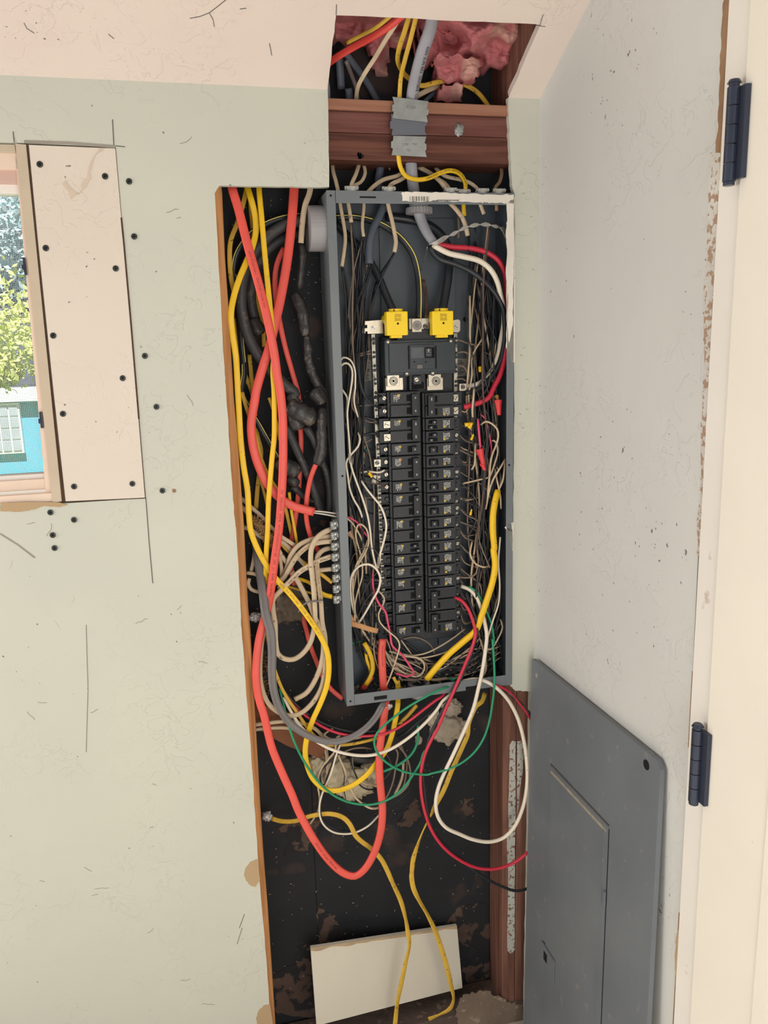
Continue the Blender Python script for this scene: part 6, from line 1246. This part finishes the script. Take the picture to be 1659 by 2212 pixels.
tag(blob('crumpled_foil',P(577,1763,.06),(.010,.008,.010),M_clear,None,.4,2.5,4,13,2),'small shiny scrap where the lower left yellow cable emerges','scrap')
# white board
tl_=P(671,2048,.030); tr2_=P(987,2000,.075); br_=P(999,2134,.050); bl_=P(684,2216,.0); bm=bmesh.new()
f_=bm.faces.new([bm.verts.new(v) for v in (tl_,tr2_,br_,bl_)]); ex=bmesh.ops.extrude_face_region(bm,geom=[f_])
for v in [g_ for g_ in ex['geom'] if isinstance(g_,bmesh.types.BMVert)]: v.co.y+=.008
M_board=mat('white_board_face',(212,206,190),.65,spots=.6,spotcol=(166,140,104),spotscale=7,vary=.03,thr=.62,bump=.1)
M_rim=mat('tan_board_edge',(180,156,124),.8,vary=.15,vscale=30)
wbd=tag(obj('drywall_offcut',bm,M_board),'white board offcut leaning at the bottom of the opening','board')
strip('gray_smear',[(812,2140),(820,2160),(815,2190)],7,mat('smear_gray',(178,174,164),.7,vary=.1),wbd,Y=.010)
bpy.data.objects.remove(bpy.data.objects['gray_smear'])
rim=bmesh.new(); e0,e1=tl_.copy(),tr2_.copy(); dn=(bl_-tl_).normalized(); nb_=(tr2_-tl_).cross(bl_-tl_).normalized(); nb_=nb_ if nb_.y<0 else -nb_
pr_=[]
for k in range(31):
    t=k/30; a=e0.lerp(e1,t); pr_.append((rim.verts.new(a+nb_*.0006),rim.verts.new(a+nb_*.0006+dn*(.006+.006*noise.noise(Vector((k*.35,1,0)))))))
for k in range(30): rim.faces.new((pr_[k][0],pr_[k+1][0],pr_[k+1][1],pr_[k][1]))
obj('torn_top_edge',rim,M_rim,wbd)
patchpoly('rubble_pile',[(1000,2150),(1050,2140),(1100,2165),(1130,2170),(1138,2212),(990,2215),(985,2180)],mat('rubble',(122,106,92),.95,spots=.6,spotcol=(170,156,140),spotscale=60,vary=.25,bump=1,bscale=60),bpy.data.objects['sole_plate'],Y=.0105,th=.0015,n=8,amp=.005,seed=33)
# ------------------------------------------------------------------ cover leaning on the right wall
TLc=PX(1160,1421,.4105); wv=Vector((.01470803,-.9994009,.03132908)); dv=Vector((-.01553663,-.03155712,-.99938119)); nv=wv.cross(dv).normalized()
if nv.x>0: nv=-nv
CW,CH=.482,.925
def CP(u,v,h=0): return TLc+wv*u+dv*v+nv*(h+.010*(v/CH)+.006*(u/CW)+.002)
cv=thing('panel_cover','large gray steel breaker panel cover leaning against the right wall','panel cover')
def cbox(name,u0,u1,v0,v1,h0,h1,m,parent,bev=0):
    bm=bmesh.new(); vs=[bm.verts.new(CP(u,v,h)) for u in (u0,u1) for v in (v0,v1) for h in (h0,h1)]
    fs=[bm.faces.new([vs[i] for i in f]) for f in ((0,1,3,2),(4,6,7,5),(0,4,5,1),(2,3,7,6),(0,2,6,4),(1,5,7,3))]
    if bev: bmesh.ops.bevel(bm,geom=list(bm.edges),offset=bev,segments=2,affect='EDGES')
    return obj(name,bm,m,parent)
# face sheet with clipped corners
bm=bmesh.new(); c_=.012; out=[(0,.003),(.003,0),(CW-c_,0),(CW,c_),(CW,CH-c_),(CW-c_,CH),(c_,CH),(0,CH-c_)]
f_=bm.faces.new([bm.verts.new(CP(u,v,.010)) for u,v in out]); ex=bmesh.ops.extrude_face_region(bm,geom=[f_])
for v in [g_ for g_ in ex['geom'] if isinstance(g_,bmesh.types.BMVert)]: v.co-=nv*.0085
obj('face_sheet',bm,M_cover,cv)
dg=cbox('cover_door',.104,.338,.190,.86,.0095,.0118,M_cover,cv,.0008)
M_edge=mat('dusty_ridge',(150,142,126),.7,vary=.2,vscale=60)
cbox('door_edge',.108,.332,.199,.2055,.0116,.0124,M_edge,dg); cbox('door_edge',.3235,.3265,.206,.86,.0116,.0130,M_cover,dg)
cbox('door_gap',.3385,.3405,.195,.86,.0098,.0104,M_hole,cv); cbox('door_gap',.104,.340,.1870,.1888,.0098,.0104,MATS['dark_seam'],cv); cbox('door_gap',.1020,.1030,.195,.86,.0098,.0106,mat('gray_line',(78,82,86),.5),cv)
cbox('door_hinge',.334,.341,.315,.345,.0110,.0150,M_cover,cv,.0015)
lt=cbox('latch_frame',.088,.152,.600,.655,.0112,.0145,M_cover,cv,.0012); cbox('latch_pocket',.094,.146,.606,.649,.0140,.0148,M_cover,lt); cbox('latch_hook',.104,.120,.612,.632,.0146,.0152,M_hole,lt)
for (u,v,r) in ((.444,.022,.0085),(.026,.028,.0050),(.026,.40,.0045)):
    bm=bmesh.new(); disc(bm,CP(u,v,.0099),nv,r,.0004,20); obj('screw_hole',bm,M_hole if r>.006 else M_tin,cv)
# ------------------------------------------------------------------ origins at each thing's base
for o in list(COL.objects):
    if o.parent or o.type not in('MESH','EMPTY') or o.get('kind')=='structure': continue
    ms_=[x for x in [o]+list(o.children_recursive) if x.type=='MESH']
    if not ms_: continue
    lo=Vector((1e9,)*3); hi=-lo
    for m_ in ms_:
        for v in m_.data.vertices:
            for k in range(3): lo[k]=min(lo[k],v.co[k]); hi[k]=max(hi[k],v.co[k])
    b_=Vector(((lo.x+hi.x)/2,(lo.y+hi.y)/2,lo.z))
    seen=set()
    for m_ in ms_:
        if m_.data.name in seen: continue
        seen.add(m_.data.name); m_.data.transform(Matrix.Translation(-b_))
    o.location=b_
